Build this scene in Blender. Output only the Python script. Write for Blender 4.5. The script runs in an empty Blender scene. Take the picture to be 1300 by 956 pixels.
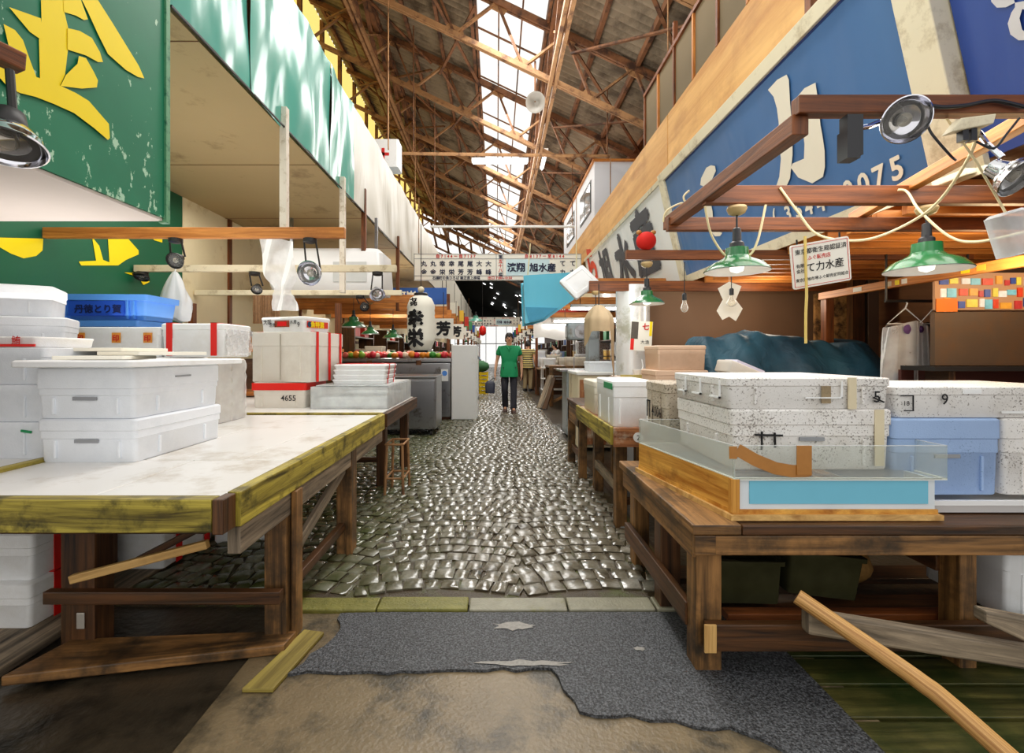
import bpy, math, random
from math import pi, sin, cos, radians as R
from mathutils import Vector as V, Matrix
random.seed(7)
SC = bpy.context.scene
COL = SC.collection
HC = 1.28          # eye height
def P(x, y, Y):    # where a point of the picture lies at depth Y (metres)
    return V(((x-630)*Y/600, Y, HC-(y-449)*Y/600))
# ------------------------------------------------------------------ materials
def new_mat(name):
    m = bpy.data.materials.new(name); m.use_nodes = True
    nt = m.node_tree
    return m, nt, nt.nodes['Principled BSDF']
def N(nt, t, **kw):
    n = nt.nodes.new(t)
    for k, v in kw.items():
        if k in n.inputs: n.inputs[k].default_value = v
        else: setattr(n, k, v)
    return n
def L(nt, a, b): nt.links.new(a, b)
def rgba(c, k=1.0): return (min(1, c[0]*k), min(1, c[1]*k), min(1, c[2]*k), 1)
def S(r, g, b):     # 8 bit picture colour to linear
    f = lambda c: ((c/255+.055)/1.055)**2.4 if c > 10 else c/255/12.92
    return (f(r), f(g), f(b))
def ramp(nt, fac, stops):
    n = nt.nodes.new('ShaderNodeValToRGB'); e = n.color_ramp.elements
    while len(e) < len(stops): e.new(.5)
    for i, (p, c) in enumerate(stops):
        e[i].position = p; e[i].color = c if len(c) == 4 else rgba(c)
    L(nt, fac, n.inputs[0]); return n
def mixc(nt, fac, a, b, mode='MIX'):
    n = nt.nodes.new('ShaderNodeMix'); n.data_type = 'RGBA'; n.blend_type = mode
    for s, v in ((0, fac), (6, a), (7, b)):
        if hasattr(v, 'is_output'): L(nt, v, n.inputs[s])
        else: n.inputs[s].default_value = v
    return n.outputs[2]
def coords(nt, kind, scale=(1, 1, 1)):
    if kind == 'World':
        src = nt.nodes.new('ShaderNodeNewGeometry').outputs['Position']
    else:
        src = nt.nodes.new('ShaderNodeTexCoord').outputs[kind]
    mp = nt.nodes.new('ShaderNodeMapping'); mp.inputs['Scale'].default_value = scale
    L(nt, src, mp.inputs[0]); return mp.outputs[0]
def bump(nt, b, h, s, d=.01):
    n = N(nt, 'ShaderNodeBump', Strength=s, Distance=d); L(nt, h, n.inputs['Height']); L(nt, n.outputs[0], b.inputs['Normal'])
MATS = {}
def mat(name, col, rough=.5, metal=0, var=.12, scale=6, bmp=0, bscale=40, dirt=None, emit=0, spec=.5, space='Object', alpha=1, coat=0):
    """plain painted / plastic / metal surface with gentle mottling and optional dirt"""
    if name in MATS: return MATS[name]
    m, nt, b = new_mat(name)
    co = coords(nt, space)
    n = N(nt, 'ShaderNodeTexNoise', Scale=scale, Detail=5, Roughness=.6); L(nt, co, n.inputs['Vector'])
    c = mixc(nt, n.outputs[0], rgba(col, 1-var), rgba(col, 1+var))
    if dirt:
        dc, amt, ds = dirt
        d = N(nt, 'ShaderNodeTexNoise', Scale=ds, Detail=8, Roughness=.7); L(nt, co, d.inputs['Vector'])
        rp = ramp(nt, d.outputs[0], [(.62-amt*.3, (0, 0, 0)), (.72-amt*.2, (1, 1, 1))])
        c = mixc(nt, rp.outputs[0], c, rgba(dc))
    L(nt, c, b.inputs['Base Color'])
    b.inputs['Roughness'].default_value = rough; b.inputs['Metallic'].default_value = metal
    b.inputs['Specular IOR Level'].default_value = spec
    b.inputs['Coat Weight'].default_value = coat
    if alpha < 1: b.inputs['Alpha'].default_value = alpha
    if emit:
        L(nt, c, b.inputs['Emission Color']); b.inputs['Emission Strength'].default_value = emit
    if bmp:
        k = N(nt, 'ShaderNodeTexNoise', Scale=bscale, Detail=4); L(nt, co, k.inputs['Vector']); bump(nt, b, k.outputs[0], bmp)
    MATS[name] = m; return m
def wood(name, dark, light, rough=.6, stretch=(1.4, 26), blotch=None, bstop=(.45, .65), bmp=.35, bscale=2.2, ends=None):
    """board grain running along the u of the part's own uv map"""
    if name in MATS: return MATS[name]
    m, nt, b = new_mat(name)
    uv = coords(nt, 'UV', (stretch[0], stretch[1], 1))
    oi = nt.nodes.new('ShaderNodeObjectInfo')
    ad = N(nt, 'ShaderNodeVectorMath', operation='ADD'); L(nt, uv, ad.inputs[0])
    sc = N(nt, 'ShaderNodeVectorMath', operation='SCALE'); sc.inputs[0].default_value = (13, 7, 31); L(nt, oi.outputs['Random'], sc.inputs['Scale']); L(nt, sc.outputs[0], ad.inputs[1])
    n = N(nt, 'ShaderNodeTexNoise', Scale=1.0, Detail=7, Roughness=.65, Distortion=.6); L(nt, ad.outputs[0], n.inputs['Vector'])
    rp = ramp(nt, n.outputs[0], [(.33, dark), (.5, tuple(a*.45+c*.55 for a, c in zip(dark, light))), (.64, light)])
    c = rp.outputs[0]
    if blotch:
        co = coords(nt, 'World')
        d = N(nt, 'ShaderNodeTexNoise', Scale=bscale, Detail=6, Roughness=.65); L(nt, co, d.inputs['Vector'])
        r2 = ramp(nt, d.outputs[0], [(bstop[0], (0, 0, 0)), (bstop[1], (1, 1, 1))])
        c = mixc(nt, r2.outputs[0], c, mixc(nt, .55, rgba(blotch), c, 'MULTIPLY') if False else mixc(nt, n.outputs[0], rgba(blotch, .5), rgba(blotch, 1.3)))
    L(nt, c, b.inputs['Base Color']); b.inputs['Roughness'].default_value = rough
    bump(nt, b, n.outputs[0], bmp, .008)
    MATS[name] = m; return m
def foam(name, col, speck=None, amt=.5, sscale=70, grime=None):
    """expanded polystyrene: bead bump, optional dark specks and grime"""
    if name in MATS: return MATS[name]
    m, nt, b = new_mat(name)
    co = coords(nt, 'Object')
    n = N(nt, 'ShaderNodeTexNoise', Scale=4, Detail=4); L(nt, co, n.inputs['Vector'])
    c = mixc(nt, n.outputs[0], rgba(col, .93), rgba(col, 1.04))
    if grime:
        g = N(nt, 'ShaderNodeTexNoise', Scale=3.2, Detail=8, Roughness=.72); L(nt, co, g.inputs['Vector'])
        rg = ramp(nt, g.outputs[0], [(.48, (0, 0, 0)), (.75, (1, 1, 1))])
        c = mixc(nt, rg.outputs[0], c, rgba(grime))
    if speck:
        s = N(nt, 'ShaderNodeTexNoise', Scale=sscale, Detail=3, Roughness=.6); L(nt, co, s.inputs['Vector'])
        big = N(nt, 'ShaderNodeTexNoise', Scale=5, Detail=3); L(nt, co, big.inputs['Vector'])
        mm = N(nt, 'ShaderNodeMath', operation='MULTIPLY_ADD'); L(nt, big.outputs[0], mm.inputs[0]); mm.inputs[1].default_value = .35; L(nt, s.outputs[0], mm.inputs[2])
        rs = ramp(nt, mm.outputs[0], [(.86-amt*.14, (0, 0, 0)), (.92-amt*.14, (1, 1, 1))])
        c = mixc(nt, rs.outputs[0], c, rgba(speck))
    L(nt, c, b.inputs['Base Color']); b.inputs['Roughness'].default_value = .62
    v = N(nt, 'ShaderNodeTexVoronoi', Scale=160); L(nt, co, v.inputs['Vector']); bump(nt, b, v.outputs['Distance'], .12, .004)
    b.inputs['Subsurface Weight'].default_value = 0
    MATS[name] = m; return m
def clear(name, tint=(1, 1, 1), opacity=.25, rough=.1, fres=1.0):
    """thin clear or milky plastic sheet"""
    if name in MATS: return MATS[name]
    m, nt, b = new_mat(name)
    out = nt.nodes['Material Output']
    t = N(nt, 'ShaderNodeBsdfTransparent'); t.inputs[0].default_value = rgba(tint)
    b.inputs['Base Color'].default_value = rgba(tint); b.inputs['Roughness'].default_value = rough
    co = coords(nt, 'Object'); n = N(nt, 'ShaderNodeTexNoise', Scale=9, Detail=4); L(nt, co, n.inputs['Vector'])
    fr = N(nt, 'ShaderNodeFresnel', IOR=1.3)
    a = N(nt, 'ShaderNodeMath', operation='MULTIPLY_ADD'); L(nt, n.outputs[0], a.inputs[0]); a.inputs[1].default_value = opacity; a.inputs[2].default_value = opacity*.5
    a2 = N(nt, 'ShaderNodeMath', operation='ADD', use_clamp=True); fm = N(nt, 'ShaderNodeMath', operation='MULTIPLY'); L(nt, fr.outputs[0], fm.inputs[0]); fm.inputs[1].default_value = fres; L(nt, a.outputs[0], a2.inputs[0]); L(nt, fm.outputs[0], a2.inputs[1])
    mx = nt.nodes.new('ShaderNodeMixShader'); L(nt, a2.outputs[0], mx.inputs[0]); L(nt, t.outputs[0], mx.inputs[1]); L(nt, b.outputs[0], mx.inputs[2])
    L(nt, mx.outputs[0], out.inputs[0])
    MATS[name] = m; return m
def glow(name, col, s):
    if name in MATS: return MATS[name]
    m, nt, b = new_mat(name)
    b.inputs['Base Color'].default_value = rgba(col); b.inputs['Emission Color'].default_value = rgba(col); b.inputs['Emission Strength'].default_value = s
    MATS[name] = m; return m
# ------------------------------------------------------------------ mesh building
class MB:
    def __init__(s): s.v = []; s.f = []; s.uv = []; s.mi = []; s.m = 0
    def face(s, idx, uv=None):
        s.f.append(tuple(idx)); s.uv.append(uv); s.mi.append(s.m)
    def hexa(s, p, ln=None):
        """eight corners: bottom 4 then top 4; uv runs along the longest edge"""
        o = len(s.v); s.v += [V(q) for q in p]
        q = s.v[o:o+8]
        for a in ((0, 3, 2, 1), (4, 5, 6, 7), (0, 1, 5, 4), (1, 2, 6, 5), (2, 3, 7, 6), (3, 0, 4, 7)):
            e1 = (q[a[1]]-q[a[0]]).length; e2 = (q[a[2]]-q[a[1]]).length
            r = random.random()*5
            uv = [(0, r), (e1, r), (e1, r+e2), (0, r+e2)] if e1 >= e2 else [(0, r), (0, r+e1), (e2, r+e1), (e2, r)]
            s.face([o+i for i in a], uv)
        return s
    def box(s, x0, x1, y0, y1, z0, z1):
        return s.hexa([(x0, y0, z0), (x1, y0, z0), (x1, y1, z0), (x0, y1, z0), (x0, y0, z1), (x1, y0, z1), (x1, y1, z1), (x0, y1, z1)])
    def beam(s, p, q, w, h, up=(0, 0, 1)):
        p, q = V(p), V(q); d = (q-p).normalized(); u = V(up)
        if abs(d.dot(u)) > .98: u = V((0, 1, 0))
        r = d.cross(u).normalized()*w/2; t = r.cross(d).normalized()*h/2
        return s.hexa([p-r-t, p+r-t, q+r-t, q-r-t, p-r+t, p+r+t, q+r+t, q-r+t])
    def ring(s, pts):
        o = len(s.v); s.v += [V(p) for p in pts]; return list(range(o, o+len(pts)))
    def bridge(s, a, b, ua=0, ub=1):
        n = len(a)
        for i in range(n):
            j = (i+1) % n
            s.face((a[i], a[j], b[j], b[i]), [(ua, i/n), (ua, (i+1)/n), (ub, (i+1)/n), (ub, i/n)])
    def tube(s, pts, r, n=8, cap=True):
        pts = [V(p) for p in pts]; prev = None; acc = 0; first = None
        for i, p in enumerate(pts):
            d = (pts[min(i+1, len(pts)-1)]-pts[max(i-1, 0)]).normalized()
            if i == 0:
                u = d.orthogonal().normalized()
            else:
                u = (u-d*u.dot(d)).normalized(); acc += (p-pts[i-1]).length
            w = d.cross(u); rr = r[i] if isinstance(r, (list, tuple)) else r
            k = s.ring([p+(u*cos(2*pi*j/n)+w*sin(2*pi*j/n))*rr for j in range(n)])
            if prev: s.bridge(prev, k, lacc, acc)
            else: first = k
            prev = k; lacc = acc
        if cap: s.face(first[::-1]); s.face(prev)
        return s
    def lathe(s, prof, n=24, c=(0, 0, 0), axis=(0, 0, 1), cap=True):
        ax = V(axis).normalized(); u = ax.orthogonal().normalized(); w = ax.cross(u); c = V(c); prev = None
        for i, (r, z) in enumerate(prof):
            k = s.ring([c+ax*z+(u*cos(2*pi*j/n)+w*sin(2*pi*j/n))*max(r, 1e-4) for j in range(n)])
            if prev: s.bridge(prev, k)
            elif cap: s.face(k[::-1])
            prev = k
        if cap: s.face(prev)
        return s
    def loft(s, lv, seg=4, c=(0, 0, 0), capb=True, capt=True):
        """levels (z, half x, half y, corner radius[, dx, dy])"""
        prev = None
        for l in lv:
            z, hx, hy, r = l[:4]; dx, dy = (l[4], l[5]) if len(l) > 4 else (0, 0)
            pts = []
            for (sx, sy, a0) in ((1, 1, 0), (-1, 1, pi/2), (-1, -1, pi), (1, -1, 3*pi/2)):
                for j in range(seg+1):
                    a = a0+j*pi/2/seg
                    pts.append((c[0]+dx+sx*(hx-r)+r*cos(a), c[1]+dy+sy*(hy-r)+r*sin(a), c[2]+z))
            k = s.ring(pts)
            if prev: s.bridge(prev, k)
            elif capb: s.face(k[::-1])
            prev = k
        if capt: s.face(prev)
        return s
    def poly(s, pts, uv=None):
        k = s.ring(pts); s.face(k, uv); return s
    def prism(s, pts, off):
        off = V(off); a = s.ring(pts); b = s.ring([V(p)+off for p in pts]); s.face(a[::-1]); s.face(b); s.bridge(a, b); return s
    def grid(s, nu, nv, fn):
        o = len(s.v)
        for i in range(nu+1):
            for j in range(nv+1): s.v.append(V(fn(i/nu, j/nv)))
        for i in range(nu):
            for j in range(nv):
                a = o+i*(nv+1)+j
                s.face((a, a+nv+1, a+nv+2, a+1), [(i/nu, j/nv), ((i+1)/nu, j/nv), ((i+1)/nu, (j+1)/nv), (i/nu, (j+1)/nv)])
        return s
    def mesh(s, name, mats, smooth=None):
        me = bpy.data.meshes.new(name); me.from_pydata([tuple(v) for v in s.v], [], s.f)
        ul = me.uv_layers.new(name='UVMap'); fl = []
        for f, uv in zip(s.f, s.uv):
            fl += [c for q in (uv or [(0, 0)]*len(f)) for c in q]
        ul.data.foreach_set('uv', fl)
        for m in (mats if isinstance(mats, (list, tuple)) else [mats]): me.materials.append(m)
        me.polygons.foreach_set('material_index', s.mi)
        me.update(); me.validate()
        if smooth:
            me.shade_smooth(); me.set_sharp_from_angle(angle=R(smooth))
        return me
def tag(o, label=None, cat=None, group=None, kind=None):
    for k, v in (('label', label), ('category', cat), ('group', group), ('kind', kind)):
        if v: o[k] = v
    return o
def put(name, me, parent=None, loc=(0, 0, 0), rot=(0, 0, 0), bev=0):
    o = bpy.data.objects.new(name, me); COL.objects.link(o); o.location = loc; o.rotation_euler = rot
    if parent: o.parent = parent
    if bev:
        b = o.modifiers.new('edge', 'BEVEL'); b.width = bev; b.segments = 2; b.limit_method = 'ANGLE'; b.angle_limit = R(50)
    return o
def part(name, mb, m, parent, smooth=None, bev=0, loc=(0, 0, 0), rot=(0, 0, 0), label=None):
    o = put(name, mb.mesh(name, m, smooth), parent, loc, rot, bev)
    if label: o['label'] = label
    return o
def single(name, mb, m, label, cat, group=None, smooth=None, bev=0, loc=(0, 0, 0), rot=(0, 0, 0), kind=None):
    return tag(put(name, mb.mesh(name, m, smooth), None, loc, rot, bev), label, cat, group, kind)
def struct(name, mb, m, smooth=None, bev=0):
    return tag(put(name, mb.mesh(name, m, smooth), None, bev=bev), kind='structure')
def thing(name, label, cat, loc=(0, 0, 0), rz=0, group=None, rot=None):
    o = bpy.data.objects.new(name, None); COL.objects.link(o); o.location = loc; o.rotation_euler = rot or (0, 0, rz); o.empty_display_size = .1
    return tag(o, label, cat, group)
def copy_tree(o, parent=None):
    c = o.copy(); COL.objects.link(c)
    if parent: c.parent = parent
    for ch in list(o.children): copy_tree(ch, c)
    return c
def dup(o, label, loc, rz=None, group=None, rot=None):
    c = copy_tree(o); c['label'] = label; c.location = loc
    if rz is not None: c.rotation_euler = (0, 0, rz)
    if rot is not None: c.rotation_euler = rot
    if group: c['group'] = group
    return c
def spline(pts, n=8):
    pts = [V(p) for p in pts]; out = []
    for i in range(len(pts)-1):
        p0 = pts[max(i-1, 0)]; p1 = pts[i]; p2 = pts[i+1]; p3 = pts[min(i+2, len(pts)-1)]
        for j in range(n):
            t = j/n
            out.append(.5*((2*p1)+(p2-p0)*t+(2*p0-5*p1+4*p2-p3)*t*t+(3*p1-p0-3*p2+p3)*t**3))
    return out+[pts[-1]]
_txt = {}
def lettering(s, size, m, parent, origin, right, up, name='lettering', lift=.004, align='LEFT', label=None, bold=0):
    """flat lettering whose baseline starts at origin"""
    fat = bold if bold > .012 else 0; bold = min(bold, .012)
    k = (s, align, bold)
    if k not in _txt:
        c = bpy.data.curves.new('txt', 'FONT'); c.body = s; c.align_x = align; c.resolution_u = 3; c.offset = bold; c.fill_mode = 'FRONT'
        o = bpy.data.objects.new('txt', c); me = bpy.data.meshes.new_from_object(o)
        _txt[k] = me; bpy.data.objects.remove(o)
    me = _txt[k].copy(); me.materials.clear(); me.materials.append(m)
    r = V(right).normalized(); u = (V(up)-r*V(up).dot(r)).normalized(); n = r.cross(u)
    M = Matrix((r, u, n)).transposed().to_4x4(); M.translation = V(origin)+n*lift
    if fat:
        vs = [v.co.copy() for v in me.vertices]; fs = [tuple(p.vertices) for p in me.polygons]; nv = len(vs); av = []; af = []
        for i, (dx, dy) in enumerate(((0, 0), (fat, 0), (-fat, 0), (0, fat), (0, -fat))):
            av += [(v.x+dx, v.y+dy, v.z+.0004*i) for v in vs]; af += [tuple(a+i*nv for a in f) for f in fs]
        me = bpy.data.meshes.new('lettering'); me.from_pydata(av, [], af); me.materials.append(m)
    me.transform(M @ Matrix.Scale(size, 4))
    o = put(name, me, parent)
    if label: o['label'] = label
    return o
# ------------------------------------------------------------------ palette
white_foam = foam('foam white', S(246, 247, 248), grime=S(228, 227, 222))
cream_foam = foam('foam cream', S(226, 219, 203), grime=S(196, 186, 165))
speck_foam = foam('foam speckled', S(234, 231, 228), speck=S(146, 139, 133), amt=.66, sscale=120, grime=S(214, 208, 200))
mud_foam = foam('foam muddy', S(196, 184, 166), speck=S(110, 98, 84), amt=.95, sscale=80, grime=S(160, 142, 118))
grey_foam = foam('foam cool', S(236, 240, 246), grime=S(220, 225, 232))
blue_foam = foam('foam blue', S(158, 184, 224), speck=S(126, 150, 190), amt=.3, sscale=120, grime=S(146, 172, 214))
aged_foam = foam('foam aged', S(228, 222, 212), grime=S(212, 204, 192))
red_tape = mat('red tape', S(226, 32, 22), .35, var=.05)
green_tape = mat('green tape', S(22, 140, 84), .35, var=.05)
tan_tape = mat('tan tape', S(176, 120, 58), .3, var=.2, scale=20)
ink = mat('black ink', S(26, 25, 28), .7, var=.05)
red_ink = mat('red ink', S(205, 40, 35), .7, var=.05)
cream_paint = mat('cream paint', S(232, 220, 190), .6, var=.05, dirt=(S(196, 180, 148), .3, 5))
yellow_paint = mat('yellow paint', S(250, 220, 10), .45, var=.04)
black_plastic = mat('black plastic', S(34, 34, 38), .4)
black_metal = mat('black metal', S(48, 46, 46), .45, .3)
chrome = mat('chrome', S(226, 226, 234), .08, 1, var=.04)
steel = mat('steel', S(168, 168, 172), .28, 1, var=.12, scale=3, dirt=(S(120, 112, 104), .25, 4))
white_paint = mat('white paint', S(238, 238, 236), .4, var=.04, dirt=(S(220, 217, 210), .12, 3))
white_plastic = mat('white plastic', S(240, 240, 240), .3, var=.02)
paper = mat('paper', S(244, 240, 226), .8, var=.03)
glass = clear('glass clear', (1, 1, 1), .08, .03)
bulb_glass = clear('bulb glass', (1, .97, .9), .18, .03)
milky = clear('milky plastic', S(244, 246, 246), .34, .2, .4)
film = clear('plastic film', (1, 1, 1), .30, .08)
acrylic = clear('acrylic sheet', S(246, 248, 246), .10, .08, .35)
wet_dark = wood('wet dark timber', S(34, 21, 12), S(104, 68, 38), .45, blotch=S(66, 52, 34), bstop=(.5, .75))
brown_timber = wood('brown timber', S(56, 39, 22), S(166, 121, 72), .5, blotch=S(58, 45, 30), bstop=(.46, .66), bscale=4)
moss_timber = wood('mossy timber', S(70, 58, 14), S(204, 184, 78), .5, blotch=S(66, 60, 20), bstop=(.5, .68), bscale=9)
grey_timber = wood('weathered timber', S(66, 58, 50), S(168, 150, 126), .7, blotch=S(84, 76, 64), bstop=(.5, .75))
pale_timber = wood('pale timber', S(168, 122, 66), S(232, 190, 122), .55, blotch=S(176, 128, 70), bstop=(.55, .8))
honey_timber = wood('honey timber', S(168, 100, 26), S(232, 176, 84), .5, blotch=S(140, 86, 34), bstop=(.56, .8), bscale=5)
red_timber = wood('red brown timber', S(64, 33, 15), S(142, 80, 38), .5, blotch=S(76, 40, 20), bstop=(.5, .8))
orange_timber = wood('orange timber', S(160, 92, 38), S(216, 142, 70), .5, blotch=S(150, 88, 40), bstop=(.55, .8))
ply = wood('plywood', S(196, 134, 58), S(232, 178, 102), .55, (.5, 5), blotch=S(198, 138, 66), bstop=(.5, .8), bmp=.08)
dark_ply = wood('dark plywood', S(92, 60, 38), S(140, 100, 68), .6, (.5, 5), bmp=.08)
rust = mat('rusty steel', S(126, 84, 54), .75, 0, var=.4, scale=7, bmp=.3, bscale=30, dirt=(S(64, 42, 30), .5, 3))
rust_light = mat('rusty steel worn', S(164, 122, 82), .7, 0, var=.35, scale=7, bmp=.25, bscale=30, dirt=(S(94, 62, 42), .4, 3))
WORLD, LK, EXPO = 1.1, 0.58, -0.12
# ------------------------------------------------------------------ ground
def cobble_mat():
    m, nt, b = new_mat('wet granite setts')
    co = coords(nt, 'World')
    n = N(nt, 'ShaderNodeTexNoise', Scale=7, Detail=4); L(nt, co, n.inputs['Vector'])
    c = ramp(nt, n.outputs[0], [(.3, S(76, 70, 58)), (.5, S(118, 112, 98)), (.68, S(156, 152, 142))]).outputs[0]
    f = N(nt, 'ShaderNodeTexNoise', Scale=90, Detail=4); L(nt, co, f.inputs['Vector'])
    c = mixc(nt, .35, c, mixc(nt, f.outputs[0], (0, 0, 0, 1), (1, 1, 1, 1)), 'OVERLAY')
    sx = nt.nodes.new('ShaderNodeSeparateXYZ'); L(nt, co, sx.inputs[0])
    mx = N(nt, 'ShaderNodeMapRange'); L(nt, sx.outputs['X'], mx.inputs['Value'])
    mx.inputs['From Min'].default_value = -.1; mx.inputs['From Max'].default_value = -1.0
    k = N(nt, 'ShaderNodeTexNoise', Scale=4, Detail=6); L(nt, co, k.inputs['Vector'])
    mu = N(nt, 'ShaderNodeMath', operation='MULTIPLY'); L(nt, mx.outputs[0], mu.inputs[0]); L(nt, k.outputs[0], mu.inputs[1])
    c = mixc(nt, mu.outputs[0], c, S(60, 76, 22)+(1,))
    mx2 = N(nt, 'ShaderNodeMapRange'); L(nt, sx.outputs['Z'], mx2.inputs['Value'])
    mx2.inputs['From Min'].default_value = -.006; mx2.inputs['From Max'].default_value = -.022
    c = mixc(nt, mx2.outputs[0], c, S(70, 52, 26)+(1,))
    L(nt, c, b.inputs['Base Color'])
    w = N(nt, 'ShaderNodeTexNoise', Scale=2.2, Detail=5); L(nt, co, w.inputs['Vector'])
    r = ramp(nt, w.outputs[0], [(.4, (.09,)*3), (.62, (.30,)*3)]); L(nt, r.outputs[0], b.inputs['Roughness'])
    b.inputs['Specular IOR Level'].default_value = .8
    bump(nt, b, f.outputs[0], .15, .003)
    return m
sett = cobble_mat()
joint = mat('joint grit', S(66, 54, 34), .35, var=.5, scale=30, bmp=.5, bscale=120, space='World', dirt=(S(78, 84, 30), .4, 5), spec=.6)
conc = mat('wet concrete', S(122, 106, 80), .4, var=.3, scale=5, bmp=.3, bscale=60, space='World', dirt=(S(66, 60, 48), .5, 3), spec=.6)
darkconc = mat('dark wet concrete', S(70, 62, 50), .28, var=.4, scale=4, bmp=.4, bscale=30, space='World', dirt=(S(34, 32, 26), .5, 3), spec=.7)
asph = mat('asphalt', S(98, 100, 104), .5, var=.95, scale=140, bmp=.6, bscale=140, space='World', dirt=(S(24, 25, 28), .75, 110), spec=.7)
curb_m = mat('curb stone', S(136, 132, 112), .4, var=.45, scale=9, bmp=.4, bscale=80, space='World', dirt=(S(120, 116, 60), .22, 2.5), spec=.6)
struct('floor', MB().box(-9, 9, -4, 60, -.2, -.03), darkconc)
cob = MB()
def arc(x):
    u = ((x+.3)/.45+1) % 2-1
    return -.085*u*u, -.085*2*u/.45
y = 2.3
while y < 45:
    rowh = .118*random.uniform(.9, 1.1); x = -2.0+random.uniform(-.05, .05)
    near = y < 13
    while x < 1.03:
        w = .098*random.uniform(.75, 1.25)
        xc = x+w/2; dy, sl = arc(xc)
        yc = y+dy
        x += w
        if yc-.05 < 2.5 or xc+w/2 > 1.05: continue
        a = math.atan(max(-1, min(1, sl)))*.9+random.uniform(-.06, .06)
        hw, hd = w/2-.006, rowh/2-.006
        tx, ty, z0 = random.uniform(-.03, .03), random.uniform(-.035, .035), random.uniform(-.004, .004)
        ca, sa = cos(a), sin(a)
        def q(px_, py_, z):
            px_ += random.uniform(-.006, .006); py_ += random.uniform(-.006, .006)
            return (xc+px_*ca-py_*sa, yc+px_*sa+py_*ca, z+z0+px_*tx+py_*ty)
        b0 = cob.ring([q(-hw, -hd, -.03), q(hw, -hd, -.03), q(hw, hd, -.03), q(-hw, hd, -.03)])
        if near:
            t1 = cob.ring([q(-hw, -hd, -.008), q(hw, -hd, -.008), q(hw, hd, -.008), q(-hw, hd, -.008)])
            i = .014
            t2 = cob.ring([q(-hw+i, -hd+i, 0), q(hw-i, -hd+i, 0), q(hw-i, hd-i, 0), q(-hw+i, hd-i, 0)])
            cob.bridge(b0, t1); cob.bridge(t1, t2)
            o = len(cob.v); cob.v.append(V(q(0, 0, .0025)))
            for j in range(4): cob.face((t2[j], t2[(j+1) % 4], o))
        else:
            i = .012
            t2 = cob.ring([q(-hw+i, -hd+i, 0), q(hw-i, -hd+i, 0), q(hw-i, hd-i, 0), q(-hw+i, hd-i, 0)])
            cob.bridge(b0, t2); cob.face(t2)
    y += .118
struct('floor_cobbles', cob, sett, smooth=50)
struct('floor_joints', MB().box(-2.05, 1.05, 2.44, 45, -.029, -.017), joint)
cs = MB(); x = -1.02; moss_curb = mat('mossy curb stone', S(122, 118, 58), .45, var=.5, scale=9, bmp=.4, bscale=80, space='World', dirt=(S(86, 88, 34), .4, 6))
for w in (.42, .46, .5, .44, .26):
    cs.m = 1 if x < -.6 else 0
    cs.box(x+.003, x+w-.003, 2.355, 2.475, -.029, .008+random.uniform(-.003, .003)); x += w
struct('trim_1', cs, [curb_m, moss_curb], bev=.008)
# patched asphalt in front of the curb stones, broken at its edges
ap = MB()
def jag(x0, y0, x1, y1, n, a): return [(x0+(x1-x0)*i/n+random.uniform(-a, a), y0+(y1-y0)*i/n+random.uniform(-a, a)) for i in range(n)]
loop = jag(-.83, 1.90, .22, 1.93, 16, .012)+jag(.22, 1.93, .30, 1.70, 4, .01)+jag(.30, 1.7, .8, 1.62, 8, .015)+jag(.8, 1.62, 1.25, 1.3, 6, .01)+jag(1.25, 1.3, 1.25, 2.34, 4, 0)+jag(1.25, 2.345, -.78, 2.345, 8, .002)+jag(-.78, 2.345, -.74, 2.2, 3, .012)+jag(-.72, 2.2, -.83, 1.9, 5, .01)
ap.prism([(x, y, -.029) for x, y in loop], (0, 0, .027))
struct('floor_asphalt', ap, asph)
struct('floor_concrete', MB().box(-1.05, 1.35, .2, 2.352, -.029, -.014), conc)
pm = MB()
for cx, cy, rx, ry in ((.09, 2.22, .12, .035), (.12, 1.955, .2, .022), (.62, 2.05, .03, .015)):
    pm.poly([(cx+rx*cos(2*pi*i/22)*random.uniform(.6, 1.1), cy+ry*sin(2*pi*i/22)*random.uniform(.5, 1.2), .0005) for i in range(22)])
struct('floor_patches', pm, mat('pale grit', S(150, 146, 140), .7, var=.5, scale=60, space='World'))
struct('floor_gutter', MB().box(1.052, 1.075, 2.5, 45, -.029, -.02), mat('gutter steel', S(58, 48, 40), .3, .3, space='World'))
# ------------------------------------------------------------------ roof
ZR, SL = 8.0, .48
def rz(x): return ZR-SL*x
YE = 30.0
sheet = mat('corrugated sheet', S(142, 126, 104), .7, var=.3, scale=.8, space='World', dirt=(S(86, 72, 56), .5, 1.1))
def roof(name, x0, x1, y0, y1, off=0):
    mb = MB(); n = int((y1-y0)/.036)
    a = mb.ring([(x0, y0+(y1-y0)*i/n, rz(x0)+off+.05*sin(i*2*pi/5)) for i in range(n+1)])
    b = mb.ring([(x1, y0+(y1-y0)*i/n, rz(x1)+off+.05*sin(i*2*pi/5)) for i in range(n+1)])
    for i in range(n): mb.face((a[i], b[i], b[i+1], a[i+1]))
    return struct(name, mb, sheet, smooth=80)
roof('roof_1', -4.7, -.39, 2.5, YE); roof('roof_2', .94, 6.2, 2.5, YE)
sky_pane = clear('skylight pane', S(252, 252, 250), .04, .3, .05)
sk = MB().poly([(-.39, 2.5, rz(-.39)+.03), (.94, 2.5, rz(.94)+.03), (.94, YE, rz(.94)+.03), (-.39, YE, rz(-.39)+.03)])
struct('window_1', sk, sky_pane)
sb = MB()
for x in (.05, .5): sb.beam((x, 2.5, rz(x)), (x, YE, rz(x)), .03, .04)
for i in range(16): yy = 3+i*1.75; sb.beam((-.4, yy, rz(-.4)), (.95, yy, rz(.95)), .03, .03)
struct('window_1_frame', sb, rust)
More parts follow.
